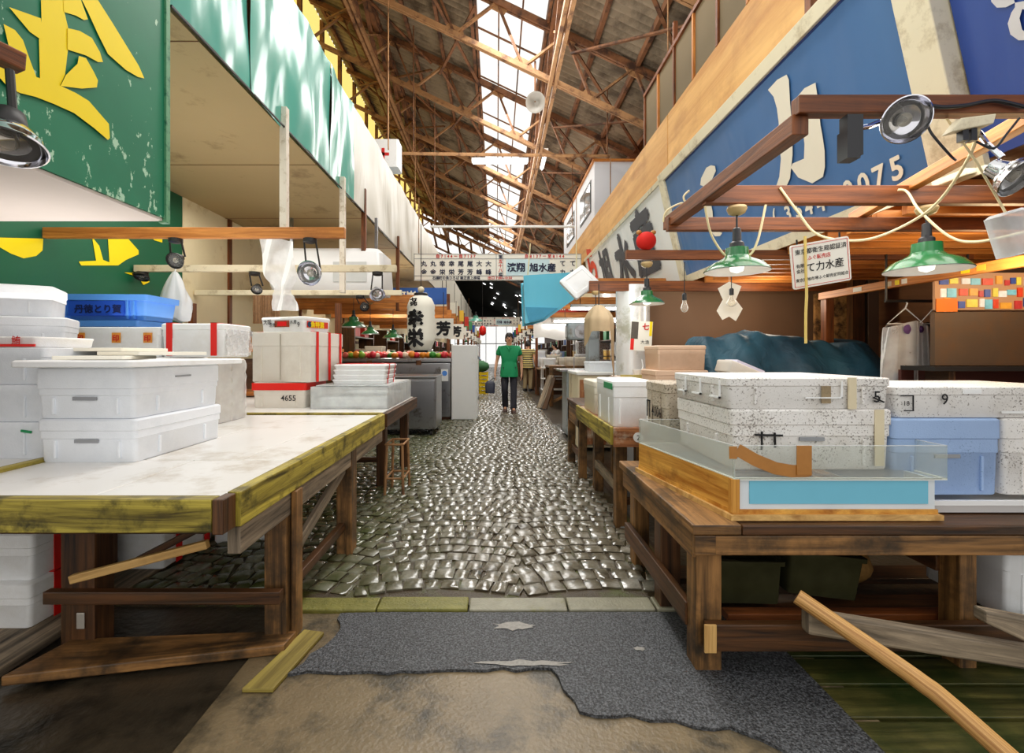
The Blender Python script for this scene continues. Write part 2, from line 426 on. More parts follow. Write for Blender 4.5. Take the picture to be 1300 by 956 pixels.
for i, x in enumerate((-.41, .96)): struct('trim_%d' % (2+i), MB().beam((x, 2.5, rz(x)-.04), (x, YE, rz(x)-.04), .05, .2), rust)
# cross skylight and the lower roof beyond it
struct('window_2', MB().poly([(-5, YE, rz(-5)-.2), (4.2, YE, rz(4.2)-.2), (4.2, YE+3.2, rz(4.2)-1.2), (-5, YE+3.2, rz(-5)-1.2)]), sky_pane)
wf = MB()
for i in range(12):
    x = -5+i*.84; wf.beam((x, YE, rz(x)-.25), (x, YE+3.2, rz(x)-1.25), .12, .1)
for t in (0, .5, 1): wf.beam((-5, YE+3.2*t, rz(-5)-.25-t), (4.2, YE+3.2*t, rz(4.2)-.25-t), .14, .12)
struct('window_2_frame', wf, rust)
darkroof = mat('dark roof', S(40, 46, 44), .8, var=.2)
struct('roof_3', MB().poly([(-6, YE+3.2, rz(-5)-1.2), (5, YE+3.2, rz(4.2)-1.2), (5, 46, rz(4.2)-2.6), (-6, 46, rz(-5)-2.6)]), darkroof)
# clerestory over the west parapet, its yellow sky glow tinted into the pane colour
amber = clear('glow tinted pane', S(255, 226, 130), .06, .3, .05)
struct('window_3', MB().poly([(-4.72, 2.5, 8.3), (-4.72, YE, 8.3), (-4.72, YE, rz(-4.72)), (-4.72, 2.5, rz(-4.72))]), amber)
cf = MB()
for i in range(20): yy = 2.6+i*1.45; cf.beam((-4.7, yy, 8.2), (-4.7, yy, rz(-4.7)), .1, .1)
cf.beam((-4.7, 2.5, 8.3), (-4.7, YE, 8.3), .1, .18); cf.beam((-4.7, 2.5, 9.3), (-4.7, YE, 9.3), .06, .08)
struct('window_3_frame', cf, rust)
struct('wall_west', MB().box(-4.9, -4.75, 2.5, 46, 3.3, 8.3), mat('old rendered wall', S(150, 128, 96), .8, var=.25, scale=1))
struct('wall_east', MB().box(6.2, 6.35, 1.0, 46, 0, rz(6.2)), mat('old rendered wall east', S(120, 98, 76), .8, var=.25, scale=1))
# purlins, each a run of its own
proto = None
for i in range(14):
    x = -4.4+i*.78
    if -.45 < x < .98: continue
    o = single('roof_purlin', MB().beam((x, 2.5, rz(x)-.09), (x, YE, rz(x)-.09), .07, .13), rust, 'rusty steel purlin running lengthwise under the corrugated roof sheets', 'purlin', 'roof purlins') 
# trusses
def member(mb, p, q, w=.07): mb.beam(p, q, w, w*.55); return mb
def make_truss():
    t = thing('roof_truss', 'rusty steel lattice truss', 'roof truss', (0, 0, 0), group='roof trusses')
    g0, g1 = -.17, -1.15
    X0, X1 = -4.6, 5.6
    mb = MB(); mb.beam((X0, -.035, rz(X0)+g0), (X1, -.035, rz(X1)+g0), .05, .12); mb.beam((X0, .035, rz(X0)+g0), (X1, .035, rz(X1)+g0), .05, .12)
    part('top_chord', mb, rust, t)
    mb = MB(); mb.beam((X0, -.03, rz(X0)+g1), (X1, -.03, rz(X1)+g1), .045, .09); mb.beam((X0, .03, rz(X0)+g1), (X1, .03, rz(X1)+g1), .045, .09)
    part('bottom_chord', mb, rust_light, t)
    n = 8; st = (X1-X0)/n
    for i in range(n):
        xa = X0+i*st; xb = xa+st*.62; xc = xa+st
        part('web_brace', member(MB(), (xa, 0, rz(xa)+g1), (xb, 0, rz(xb)+g0)), rust_light, t)
        part('web_brace', member(MB(), (xb, 0, rz(xb)+g0), (xc, 0, rz(xc)+g1)), rust, t)
        for (x, g, s) in ((xb, g0, -1), (xc, g1, 1)):
            z = rz(x)+g
            part('gusset_plate', MB().prism([(x-.22, -.012, z+.22*SL), (x+.22, -.012, z-.22*SL), (x+.13, -.012, z-.13*SL+s*.17), (x-.1, -.012, z+.1*SL+s*.17)], (0, .024, 0)), rust_light, t)
    return t
ORD = ['first', 'second', 'third', 'fourth', 'fifth', 'sixth', 'seventh', 'eighth', 'ninth', 'tenth', 'eleventh', 'twelfth', 'thirteenth', 'fourteenth', 'fifteenth', 'sixteenth', 'seventeenth', 'eighteenth', 'nineteenth', 'twentieth']
tr = make_truss()
for i in range(9):
    lab = 'rusty steel lattice truss under the sloping roof, %s along the aisle' % ORD[i]
    if i == 0: tr['label'] = lab; tr.location = (0, 5.9, 0)
    else: dup(tr, lab, (0, 5.9+2.9*i, 0))
# lengthwise lattice girders
def girder(x, lab):
    g0, g1 = rz(x)-.22, rz(x)-1.2
    t = thing('lattice_girder', lab, 'girder', (x, 2.6, 0))
    Y1 = YE-2.6
    mb = MB(); mb.beam((-.05, 0, g1), (-.05, Y1, g1), .06, .1); mb.beam((.05, 0, g1), (.05, Y1, g1), .06, .1); part('bottom_chord', mb, rust_light, t)
    mb = MB(); mb.beam((0, 0, g0), (0, Y1, g0), .12, .1); part('top_chord', mb, rust, t)
    k = 0; yy = .4
    while yy+1.45 <= Y1:
        part('cross_brace', member(MB(), (0, yy, g0), (0, yy+1.45, g1), .09), rust, t)
        part('cross_brace', member(MB(), (.03, yy, g1), (.03, yy+1.45, g0), .07), rust_light, t)
        yy += 1.45
girder(1.05, 'heavy rusty lattice girder running lengthwise beside the bright skylight')
girder(-2.9, 'rusty lattice girder running lengthwise high over the white tarpaulin fascia')
# sway braces lying under the roof plane between the trusses
k = 0
for i in range(7):
    ya = 5.9+2.9*i
    for (xa, xb) in ((-4.2, -1.6), (-1.4, -.4), (1.4, 3.8)):
        g = -.3
        single('sway_brace', member(MB(), (xa, ya, rz(xa)+g), (xb, ya+2.9, rz(xb)+g), .06), rust, 'thin rusty diagonal brace slung between two roof trusses', 'brace', 'diagonal roof braces')
        single('sway_brace', member(MB(), (xb, ya, rz(xb)+g-.16), (xa, ya+2.9, rz(xa)+g-.16), .06), rust, 'thin rusty diagonal brace slung between two roof trusses', 'brace', 'diagonal roof braces')
# ------------------------------------------------------------------ west shop fronts
FX = -1.8
ceil_m = mat('tan soffit board', S(186, 164, 122), .7, var=.08, scale=1.2, space='World', dirt=(S(150, 128, 92), .2, 1.6))
struct('ceiling_left', MB().box(-3.84, FX-.03, .5, 40, 3.2, 3.26), ceil_m)
cj = MB()
for i in range(9): cj.box(-3.84, FX-.03, 2.9+i*1.9, 2.906+i*1.9, 3.196, 3.2)
struct('trim_4', cj, dark_ply)
green_board = mat('green board', S(20, 108, 78), .4, var=.12, scale=2.5, space='World')
scratched = None
def scratched_green():
    m, nt, b = new_mat('scratched green sheet')
    co = coords(nt, 'World'); n = N(nt, 'ShaderNodeTexNoise', Scale=2.5, Detail=4); L(nt, co, n.inputs['Vector'])
    c = mixc(nt, n.outputs[0], S(14, 96, 70)+(1,), S(34, 134, 98)+(1,))
    co2 = coords(nt, 'World', (1, 1, .55)); s = N(nt, 'ShaderNodeTexNoise', Scale=22, Detail=4, Roughness=.6); L(nt, co2, s.inputs['Vector'])
    sx = nt.nodes.new('ShaderNodeSeparateXYZ'); L(nt, co, sx.inputs[0])
    mr = N(nt, 'ShaderNodeMapRange'); L(nt, sx.outputs['Z'], mr.inputs['Value'])
    mr.inputs['From Min'].default_value = 2.85; mr.inputs['From Max'].default_value = 2.0
    mu = N(nt, 'ShaderNodeMath', operation='MULTIPLY_ADD'); L(nt, mr.outputs[0], mu.inputs[0]); mu.inputs[1].default_value = .1; L(nt, s.outputs[0], mu.inputs[2])
    rp = ramp(nt, mu.outputs[0], [(.695, (0, 0, 0)), (.72, (1, 1, 1))])
    c = mixc(nt, rp.outputs[0], c, S(168, 206, 178)+(1,))
    L(nt, c, b.inputs['Base Color']); b.inputs['Roughness'].default_value = .38
    return m
scratched = scratched_green()
pinkwhite = mat('pale underside', S(224, 212, 206), .6, var=.04)
t = thing('shop_signboard', 'big scratched green box signboard with a yellow brush character', 'sign', (FX, 1.3, 2.0))
mb = MB(); mb.box(-2.2, 0, -1.6, 1.28, .015, 2.4); part('sign_box', mb, scratched, t)
part('underside', MB().box(-2.2, -.01, -1.6, 1.27, 0, .014), pinkwhite, t)
part('edge_strip', MB().box(-.03, .012, 1.262, 1.292, -.01, 2.4), mat('edge green', S(96, 150, 112), .5, dirt=(S(30, 96, 70), .4, 14), space='World'), t)
def onplane(x, y, X):                      # picture point on the plane X = const
    Y = X*600/(x-630); return V((X, Y, HC-(y-449)*Y/600))
kin = [[(205,0),(320,0),(322,60),(340,135),(340,250),(325,375),(300,432),(200,392),(195,200),(208,100)],
 [(45,35),(110,58),(206,92),(208,200),(150,160),(95,95)],[(318,0),(405,0),(440,97),(420,100),(380,78),(320,60)],
 [(410,0),(490,0),(560,110),(640,240),(695,330),(722,392),(690,385),(630,350),(540,270),(490,170),(440,60)],
 [(338,140),(400,155),(460,190),(500,260),(515,310),(490,310),(430,277),(338,248)],
 [(18,120),(75,150),(115,200),(150,300),(182,385),(197,390),(197,482),(130,472),(60,430),(0,392),(-40,350),(-20,250),(45,235)],
 [(395,280),(430,290),(470,360),(490,402),(485,437),(410,443),(303,430),(330,375),(388,318)],
 [(0,390),(190,388),(300,428),(380,465),(445,505),(510,580),(545,620),(550,690),(540,700),(470,640),(370,565),(270,520),(180,485),(100,465),(40,435)]]
mb = MB(); inv = V((FX, 1.3, 2.0))
for k, pl in enumerate(kin):
    mb.poly([onplane(x/3.94, y/3.94, FX+.004+.0006*k)-inv for x, y in pl])
part('lettering', mb, yellow_paint, t, label='yellow brush character')
# back wall along the stalls: dark green boards, cream panels
WX = -3.84
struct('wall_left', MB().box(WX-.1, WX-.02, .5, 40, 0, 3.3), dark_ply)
gt = mat('dark green board', S(22, 92, 62), .45, var=.12, scale=2, space='World')
t = thing('wall_signboard', 'dark green wall board with yellow characters behind the stall rails', 'sign', (WX, 4.0, 1.6))
part('board', MB().box(-.02, 0, -2.6, 1.78, 0, 1.6), gt, t)
low = [[(-60,300),(55,303),(54,318),(46,325),(30,328),(14,322),(0,314),(-30,325)],[(117,301),(126,312),(131,330),(139,333),(137,301),(160,300),(176,318),(176,323),(160,330),(150,337),(103,337),(100,332),(122,331)],[(158,346),(170,346),(184,350),(190,358),(182,362),(176,352)],[(190,300),(206,302),(206,308),(196,305)]]
mb = MB()
for k, pl in enumerate(low): mb.poly([onplane(x, y, WX+.004+.001*k)-V((WX, 4.0, 1.6)) for x, y in pl])
part('lettering', mb, yellow_paint, t)
cream_panel = mat('cream wall panel', S(236, 222, 184), .65, var=.05, space='World', dirt=(S(206, 186, 140), .25, 2))
struct('wall_left_panels', MB().box(WX-.02, WX, 5.79, 40, 1.2, 3.2), cream_panel)
bt = MB()
for yy in (6.75, 9.2, 11.8): bt.box(WX, WX+.03, yy, yy+.07, 1.4, 3.2)
bt.box(WX, WX+.03, 5.79, 14, 1.55, 1.62)
struct('trim_5', bt, red_timber)
# hanging tarpaulin fascia
def tarp_mat(name, col, rough=.22):
    m, nt, b = new_mat(name)
    co = coords(nt, 'World', (1, 1, .4)); n = N(nt, 'ShaderNodeTexNoise', Scale=2.0, Detail=3); L(nt, co, n.inputs['Vector'])
    c = mixc(nt, n.outputs[0], rgba(col, .86), rgba(col, 1.1)); L(nt, c, b.inputs['Base Color'])
    b.inputs['Roughness'].default_value = rough; b.inputs['Specular IOR Level'].default_value = .55
    w = N(nt, 'ShaderNodeTexNoise', Scale=1.6, Detail=2, Distortion=.8); L(nt, co, w.inputs['Vector']); bump(nt, b, w.outputs[0], .5, .07)
    return m
mint = tarp_mat('mint tarpaulin', S(96, 172, 156), .22); whitetarp = tarp_mat('white tarpaulin', S(204, 200, 186), .4)
struct('wall_left_fascia', MB().box(FX-.12, FX-.03, 2.6, 40, 3.23, 4.36), dark_ply)
def tarp(y0, y1, m, lab, amp=.012):
    ph = random.uniform(0, 6)
    def fn(u, v):
        yy = y0+(y1-y0)*u; zz = 3.2+1.22*v
        return (FX+.004+amp*(sin(yy*7+ph)+.7*sin(zz*5+yy*3+ph)+.4*sin(yy*17-zz*4)), yy, zz+.01*sin(yy*3))
    single('tarpaulin', MB().grid(28, 14, fn), m, lab, 'tarpaulin', 'fascia tarpaulins', smooth=80)
tarp(2.6, 3.44, mint, 'mint green glossy tarpaulin beside the green box signboard')
tarp(3.44, 4.3, mint, 'mint green glossy tarpaulin, second panel of the long fascia')
tarp(4.3, 5.1, mint, 'mint green glossy tarpaulin, third panel of the long fascia')
tarp(5.1, 5.93, mint, 'mint green glossy tarpaulin meeting the white one')
tarp(5.93, 10.0, whitetarp, 'long wrinkled white tarpaulin next to the mint green ones', .008)
tarp(10.02, 17, whitetarp, 'white tarpaulin fascia beyond the hanging street banner', .008)
tarp(17.02, 34, whitetarp, 'white tarpaulin fascia at the far end of the aisle', .008)
struct('trim_6', MB().beam((FX+.01, 2.6, 3.195), (FX+.01, 34, 3.195), .012, .012), black_metal)
struct('wall_left_parapet', MB().box(FX-.5, FX-.4, 6.0, 17, 4.3, 5.0), mat('blue grey parapet', S(150, 172, 184), .6, space='World', dirt=(S(110, 104, 92), .3, 2)))
# shelf things on the parapet
t = thing('first_aid_box', 'white box with a small red cross mark high on the parapet', 'box', (FX-.45, 9.6, 5.0))
part('case', MB().loft([(0, .3, .2, .04), (.55, .3, .2, .04)]), white_paint, t)
mb = MB(); mb.box(-.12, .12, -.206, -.201, .22, .28); mb.box(-.03, .03, -.206, -.201, .13, .37); part('mark', mb, red_ink, t)
# posts hanging from the fascia
for (x, y0, y1, Y, m, lab) in ((361, 137, 292, 4.02, mat('white post', S(222, 212, 196), .6, dirt=(S(176, 158, 130), .3, 9)), 'pale square post hanging from the mint fascia to the timber rail'),
        (435, 225, 372, 5.5, mat('white post'  , S(222, 212, 196)), 'second pale post, hanging below the join of mint and white tarpaulins'),
        (462, 240, 372, 6.45, red_timber, 'brown timber post hanging under the white tarpaulin'),
        (505, 300, 395, 8.6, red_timber, 'thin brown post hanging near the street banner')):
    a = onplane(x, y0, FX+.07); a.y = Y; a.x = (x-630)*Y/600; top = P(x, y0, Y); bot = P(x, y1, Y)
    single('hanging_post', MB().box(top.x-.03, top.x+.03, Y-.03, Y+.03, bot.z, top.z), m, lab, 'post', bev=.004)
# ------------------------------------------------------------------ east shop fronts: leaning signs
A, B = V((2.38, 0, 2.23)), V((2.10, 0, 3.49))
UPV = (B-A).normalized(); NRM = V((-UPV.z, 0, UPV.x))
def onsign(x, y, lift=0):
    a = A+NRM*lift; d = V(((x-630)/600, 1, -(y-449)/600)); c = V((0, 0, HC))
    return c+d*((a-c).dot(NRM)/d.dot(NRM))
def slab(mb, y0, y1, t0, t1, l0, l1):
    """board on the leaning plane: depth range, height fraction range, thickness range"""
    H = (B-A).length
    c = [A+UPV*(H*t)+NRM*l+V((0, yy, 0)) for l in (l0, l1) for (yy, t) in ((y0, t0), (y1, t0), (y1, t1), (y0, t1))]
    return mb.hexa(c)
blue_m = tarp_mat('blue sign sheet', S(72, 112, 162), .3)
blue2_m = tarp_mat('deep blue sign sheet', S(44, 74, 152), .4)
wsign = tarp_mat('white sign sheet', S(255, 252, 244), .45)
letter_cream = mat('cream lettering', S(234, 224, 204), .5, var=.03)
t = thing('shop_signboard', 'leaning blue signboard with cream brush characters and telephone digits', 'sign', (0, 0, 0))
part('sign_sheet', slab(MB(), 2.52, 5.92, .02, .97, -.02, 0), blue_m, t)
fm = MB(); slab(fm, 2.3, 6.06, .965, 1.05, -.03, .03); slab(fm, 5.9, 6.06, -.02, 1.0, -.03, .03); slab(fm, 2.34, 2.53, -.04, 1.4, -.05, .06); part('frame', fm, cream_paint, t, bev=.006)
part('trim_line', slab(MB(), 2.53, 5.9, .952, .966, 0, .004), mat('navy line', S(28, 52, 112), .5), t)
part('lower_trim', slab(MB(), 2.3, 6.06, -.05, .02, -.02, .01), cream_paint, t)
k1, k2 = 4.64, 4.64
chika = [[(905,530),(960,470),(1015,440),(1030,470),(1035,600),(1048,760),(1052,930),(1000,1130),(940,1280),(900,1290),(930,1130),(965,980),(975,850),(940,900),(915,918),(890,905),(865,870),(880,850),(960,800),(985,760),(960,640),(940,570)],
         [(1062,590),(1120,520),(1185,487),(1200,590),(1215,760),(1240,900),(1235,1100),(1200,1200),(1165,1265),(1120,1240),(1070,1165),(1045,1090),(1110,1085),(1120,1060),(1112,900),(1110,700),(1100,660)]]
mb = MB()
def cr(x, y, x0, y0, s): return (x0+x/s, y0+y/s)
w780 = lambda q: cr(q[0], q[1], 780, 0, 4.643)
c800 = lambda q: cr(q[0], q[1], 800, 170, 4.78)
chika = [[w780(q) for q in ((905,530),(960,470),(1015,440),(1028,470),(1035,600),(1048,760),(1052,930))]+[c800(q) for q in ((985,60),(985,130),(970,270),(945,325),(930,420),(870,430),(885,320),(905,260),(915,150),(905,75),(885,115),(850,132),(820,115),(798,85),(830,60),(872,45),(905,10))]+[w780(q) for q in ((968,720),(958,640),(938,570))],
 [w780(q) for q in ((1062,590),(1120,520),(1185,487),(1200,590),(1215,740))]+[c800(q) for q in ((1165,0),(1180,100),(1182,200),(1170,260),(1105,300),(1020,265),(975,205),(985,180),(1055,150),(1058,60),(1050,0))]+[w780(q) for q in ((1112,760),(1102,680))]]
for k, pl in enumerate(chika):
    mb.poly([onsign(*q, lift=.012+.001*k) for q in pl])
part('lettering', mb, letter_cream, t, label='cream brush character')
# the other brush character, mostly behind the timber frame
te = [[(430,270),(462,205),(490,190),(515,195),(520,225),(495,280),(450,320),(425,310)],[(360,440),(385,405),(425,375),(440,380),(425,430),(400,455),(375,462)],[(448,420),(490,425),(500,470),(505,540),(520,590),(560,600),(545,620),(515,622),(480,580),(460,510)],
      [(520,200),(560,215),(600,185),(620,150),(600,140),(560,175)]]
mb = MB()
for k, pl in enumerate(te[:3]): mb.poly([onsign(*cr(q[0], q[1], 800, 170, 4.78), lift=.012+.001*k) for q in pl])
part('lettering', mb, letter_cream, t)
def signtext(s, x, y, size, m, parent, bold=0.0, lift=.012):
    return lettering(s, size, m, parent, onsign(x, y), (0, -1, 0), UPV, lift=lift, bold=bold)
for c, x, y, sz in (('(', 984, 283, .16), ('3', 1000, 281, .165), ('5', 1013, 277, .165), ('4', 1026, 273.5, .165), ('4', 1041, 269.5, .165), ('0', 1075, 256, .185), ('0', 1094, 248, .185), ('7', 1113, 240, .185), ('5', 1135, 230, .185)): signtext(c, x, y, sz, letter_cream, t, .015)
t = thing('shop_signboard', 'deep blue signboard with a pale character, beside the cream post', 'sign', (0, 0, 0))
part('sign_sheet', slab(MB(), .9, 2.33, .0, 1.5, -.06, -.03), blue2_m, t)
mb = MB()
for k, pl in enumerate([[(1115,-20),(1240,-20),(1250,15),(1200,40),(1150,42),(1120,10)],[(1250,15),(1330,0),(1330,60),(1290,50),(1275,100),(1290,165),(1330,185),(1330,220),(1270,222),(1225,190),(1210,130),(1230,70),(1250,40)]]):
    mb.poly([onsign(*cr(q[0], q[1], 1000, 0, 4.333), lift=-.02+.001*k) for q in pl])
part('lettering', mb, mat('grey lettering', S(214, 212, 214), .6), t)
t = thing('shop_signboard', 'leaning white signboard with large dark characters and red writing', 'sign', (0, 0, 0))
part('sign_sheet', slab(MB(), 6.08, 11.2, .0, .98, -.02, 0), wsign, t)
part('frame', slab(MB(), 6.06, 11.2, .975, 1.02, -.02, .02), cream_paint, t)
gl = mat('dark sign lettering', S(74, 75, 82), .45, var=.3, scale=3, space='World')
bl = mat('blue black sign lettering', S(62, 82, 112), .4)
signtext('産', 812, 346, 1.0, gl, t, .04); signtext('水', 789, 362, .95, gl, t, .04); signtext('旭', 768, 365, .85, gl, t, .03)
signtext('ら', 751, 362, .95, mat('orange ink', S(226, 76, 40), .6), t, .04)
# plywood fascia above the signs
PX = 2.10
ps = [(3.22, 5.78), (5.8, 9.6), (9.62, 14.2)]
for i, (a, b) in enumerate(ps): struct('wall_right_fascia_%d' % (i+1), MB().box(PX, PX+.04, a, b, 3.49, 4.21), ply)
struct('wall_right_upper', MB().box(PX+.12, PX+.16, .8, 3.2, 3.5, 5.2), white_paint)
struct('trim_7', MB().box(PX, PX+.1, 3.16, 3.22, 3.49, 4.6), red_timber)
struct('trim_8', MB().box(PX-.005, PX+.12, .8, 3.2, 3.98, 4.6), ply)
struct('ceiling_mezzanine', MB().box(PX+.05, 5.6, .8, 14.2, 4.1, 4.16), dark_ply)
# mezzanine rail with wire screen
t = thing('mezzanine_railing', 'timber railing with dark wire screen above the plywood fascia', 'railing', (PX+.02, 3.4, 4.21))
for i in range(7):
    part('post', MB().box(-.025, .025, i*.55-.02, i*.55+.02, 0, .72 if i != 4 else 1.0), orange_timber if i % 2 else red_timber, t)
part('top_rail', MB().box(-.03, .03, -.1, 3.32, .7, .75), red_timber, t)
scr = clear('wire screen', S(120, 104, 78), .55, .8)
part('screen', MB().poly([(0, 0, 0), (0, 3.3, 0), (0, 3.3, .7), (0, 0, .7)]), scr, t)
t = thing('carton', 'white carton with green stripes on the mezzanine behind the railing', 'box', (2.35, 5.0, 4.16))
part('body', MB().box(-.15, .2, -.25, .25, 0, .55), white_paint, t); mb = MB(); mb.box(-.155, .205, -.255, .255, .44, .46); mb.box(-.155, .205, -.255, .255, .49, .51); part('stripes', mb, green_tape, t)
# white cabin on the mezzanine
t = thing('mezzanine_office', 'white panelled cabin with dark windows above the plywood fascia', 'cabin', (PX+.02, 10.2, 4.16))
part('wall', MB().box(0, 2.6, 0, 4.6, 0, 1.26), mat('white cabin panel', S(232, 234, 240), .5, var=.02), t)
part('roof', MB().box(-.04, 2.7, -.05, 4.7, 1.26, 1.31), orange_timber, t)
for y0 in (.35, 2.6):
    w = part('window', MB().box(-.012, .01, y0, y0+1.35, .28, 1.0), black_metal, t)
    part('pane', MB().box(-.018, -.013, y0+.06, y0+.64, .34, .94).box(-.018, -.013, y0+.71, y0+1.29, .34, .94), mat('dark pane', S(96, 112, 116), .08, spec=.9), w)
# rear and side walls of the right hand stalls
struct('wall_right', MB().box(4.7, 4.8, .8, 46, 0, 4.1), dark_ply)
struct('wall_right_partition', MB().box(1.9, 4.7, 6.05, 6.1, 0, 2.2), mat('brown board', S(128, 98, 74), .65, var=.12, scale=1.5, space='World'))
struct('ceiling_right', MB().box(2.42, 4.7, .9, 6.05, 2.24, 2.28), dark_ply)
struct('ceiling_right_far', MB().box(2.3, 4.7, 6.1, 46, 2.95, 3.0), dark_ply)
struct('wall_right_far', MB().box(2.3, 2.36, 11.2, 46, 2.6, 4.1), cream_panel)
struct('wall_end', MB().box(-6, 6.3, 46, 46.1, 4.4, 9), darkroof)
struct('window_4', MB().box(-4, 5, 45.9, 45.95, 0, 4.4), clear('end glazing', S(252, 252, 252), .06, .3, .1))
lo = MB()
for i in range(18):
    for j in range(11):
        if random.random() < .45+.3*abs(sin(i*.9+j*.7)): continue
        xx = -3.6+j*.85+random.uniform(-.3, .3); yy = 34+i*.62+random.uniform(-.5, .5); zz = rz(xx)-1.25-(yy-33.2)*.11-.06
        lo.poly([(xx, yy, zz), (xx+.2, yy, zz-.10), (xx+.2, yy+.3, zz-.135), (xx, yy+.3, zz-.035)])
struct('window_5', lo, glow('roof light pane', (1, 1, 1), 2.2))
ef = MB()
for i in range(10): ef.box(-4+i-.03, -4+i+.03, 45.85, 45.9, 0, 4.4)
ef.box(-4, 5, 45.85, 45.9, 2.2, 2.28)
struct('window_4_frame', ef, mat('end frame', S(180, 190, 196), .5))
# ------------------------------------------------------------------ foam boxes and crates
X3, Y3, Z3 = V((1, 0, 0)), V((0, 1, 0)), V((0, 0, 1))
def foam_body(w, d, h, m, parent, notch=True, r=.022, taper=.97, name='body'):
    mb = MB(); a, b = w/2, d/2
    mb.loft([(0, a*taper-.004, b*taper-.004, r), (.006, a*taper, b*taper, r), (h*.72, a*.985, b*.985, r), (h*.72+.004, a, b, r), (h-.004, a, b, r), (h, a-.004, b-.004, r)], 3)
    return part(name, mb, m, parent, smooth=40)
def foam_lid(w, d, z, h, m, parent, r=.022, lip=.004, name='lid'):
    a, b = w/2+lip, d/2+lip
    mb = MB().loft([(z, a-.004, b-.004, r), (z+.004, a, b, r), (z+h-.008, a, b, r), (z+h, a-.008, b-.008, r), (z+h, a-.05, b-.05, r), (z+h-.006, a-.055, b-.055, r)], 3)
    return part(name, mb, m, parent, smooth=40)
def pockets(w, d, h, parent, m, front=True, side=0, z0=.12):
    """raised ribs either side of the hand hold, and its dark slot"""
    if front:
        for x in (-.13*w/.4, .13*w/.4): part('rib', MB().box(x-.006, x+.006, -d/2-.004, -d/2+.02, .02, h*.7), m, parent, bev=.003)
    for s in ([side] if side else []):
        for y in (-.16*d/.6, .16*d/.6): part('rib', MB().box(s*w/2-.02 if s > 0 else s*w/2-.004, s*w/2+.004 if s > 0 else s*w/2+.02, y-.007, y+.007, .02, h*.7), m, parent, bev=.003)
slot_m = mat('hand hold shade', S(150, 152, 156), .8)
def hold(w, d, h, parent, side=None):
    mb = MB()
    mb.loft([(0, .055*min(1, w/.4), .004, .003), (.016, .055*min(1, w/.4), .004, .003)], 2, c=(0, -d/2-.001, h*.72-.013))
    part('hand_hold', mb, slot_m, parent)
def fbox(label, w, d, h, loc, m=None, rz=0, lid=.055, group=None, hand=True, ribs=True, side=0, name='foam_box', cat='foam box', taper=.97):
    m = m or white_foam
    t = thing(name, label, cat, loc, rz, group)
    foam_body(w, d, h-lid*.9 if lid else h, m, t, taper=taper)
    if lid: foam_lid(w, d, h-lid, lid, m, t)
    if ribs: pockets(w, d, h-lid, t, m, side=side)
    if hand: hold(w, d, h-lid, t)
    return t
def band(t, w, d, z0, z1, x=None, y=None, tw=.05, m=red_tape):
    """tape round a box: over the top and down the sides at x (or y)"""
    e = .0065; mb = MB()
    if x is not None:
        mb.box(x-tw/2, x+tw/2, -d/2-e, -d/2-e+.003, z0, z1+e); mb.box(x-tw/2, x+tw/2, d/2+e-.003, d/2+e, z0, z1+e); mb.box(x-tw/2, x+tw/2, -d/2-e, d/2+e, z1+e-.003, z1+e)
    if y is not None:
        mb.box(w/2+e-.003, w/2+e, y-tw/2, y+tw/2, z0, z1+e); mb.box(-w/2-e, -w/2-e+.003, y-tw/2, y+tw/2, z0, z1+e); mb.box(-w/2-e, w/2+e, y-tw/2, y+tw/2, z1+e-.003, z1+e)
    return part('tape', mb, m, t)
FRONT = ((1, 0, 0), (0, 0, 1))
def write(t, s, x, z, size, w=None, d=None, m=ink, bold=.01, label=None, name='lettering'):
    return lettering(s, size, m, t, (x, -d/2-.006, z), (1, 0, 0), (0, 0, 1), name=name, bold=bold, label=label)
def tray(label, w, d, h, loc, m, rz=0, rot=None, th=.012, name='plastic_tray', cat='tray', group=None, rim=.012):
    t = thing(name, label, cat, loc, rz, group, rot)
    a, b = w/2, d/2
    mb = MB().loft([(0, a*.95, b*.95, .02), (h-.02, a, b, .02), (h-.02, a+rim, b+rim, .02), (h, a+rim, b+rim, .02), (h, a-th, b-th, .02), (th, a*.95-th, b*.95-th, .02)], 3)
    part('shell', mb, m, t, smooth=40); return t
# ------------------------------------------------------------------ tables
def legpost(t, x, y, z1, w, d, m, z0=-.02, label=None):
    return part('leg', MB().box(x-w/2, x+w/2, y-d/2, y+d/2, z0, z1), m, t, bev=.006)
TZ = .78
board_white = mat('white table board', S(236, 234, 230), .28, var=.04, scale=2, space='World', dirt=(S(206, 198, 186), .3, 3.0), spec=.5)
t = thing('market_table', 'big white topped table with mossy green timber edges, by the green signboard', 'table', (-1.5, 2.7, 0))
T0 = V((-1.5, 2.7, 0))
def tb(name, mb, m, bev=.004): return part(name, mb, m, t, bev=bev, loc=-T0)
tb('top_board', MB().box(-2.08, -1.42, 1.66, 2.22, TZ-.03, TZ), board_white); tb('top_board', MB().box(-1.414, -.955, 1.66, 2.22, TZ-.03, TZ), board_white)
tb('top_board', MB().box(-2.08, -1.66, 2.226, 3.2, TZ-.03, TZ), board_white); tb('top_board', MB().box(-1.654, -1.2, 2.226, 3.2, TZ-.03, TZ), board_white)
tb('top_board', MB().box(-1.194, -.955, 2.226, 3.2, TZ-.03, TZ), board_white); tb('top_board', MB().box(-2.08, -.955, 3.206, 3.86, TZ-.03, TZ-.002), board_white)
tb('front_rail', MB().box(-2.9, -.965, 1.6, 1.655, .672, .785), moss_timber)
tb('corner_block', MB().box(-.963, -.925, 1.6, 1.68, .665, .785), wet_dark)
tb('side_rail', MB().beam((-.935, 1.685, .725), (-.935, 3.86, .725), .05, .125), moss_timber)
tb('lower_rail', MB().beam((-.955, 1.72, .60), (-.955, 3.86, .615), .05, .1), grey_timber)
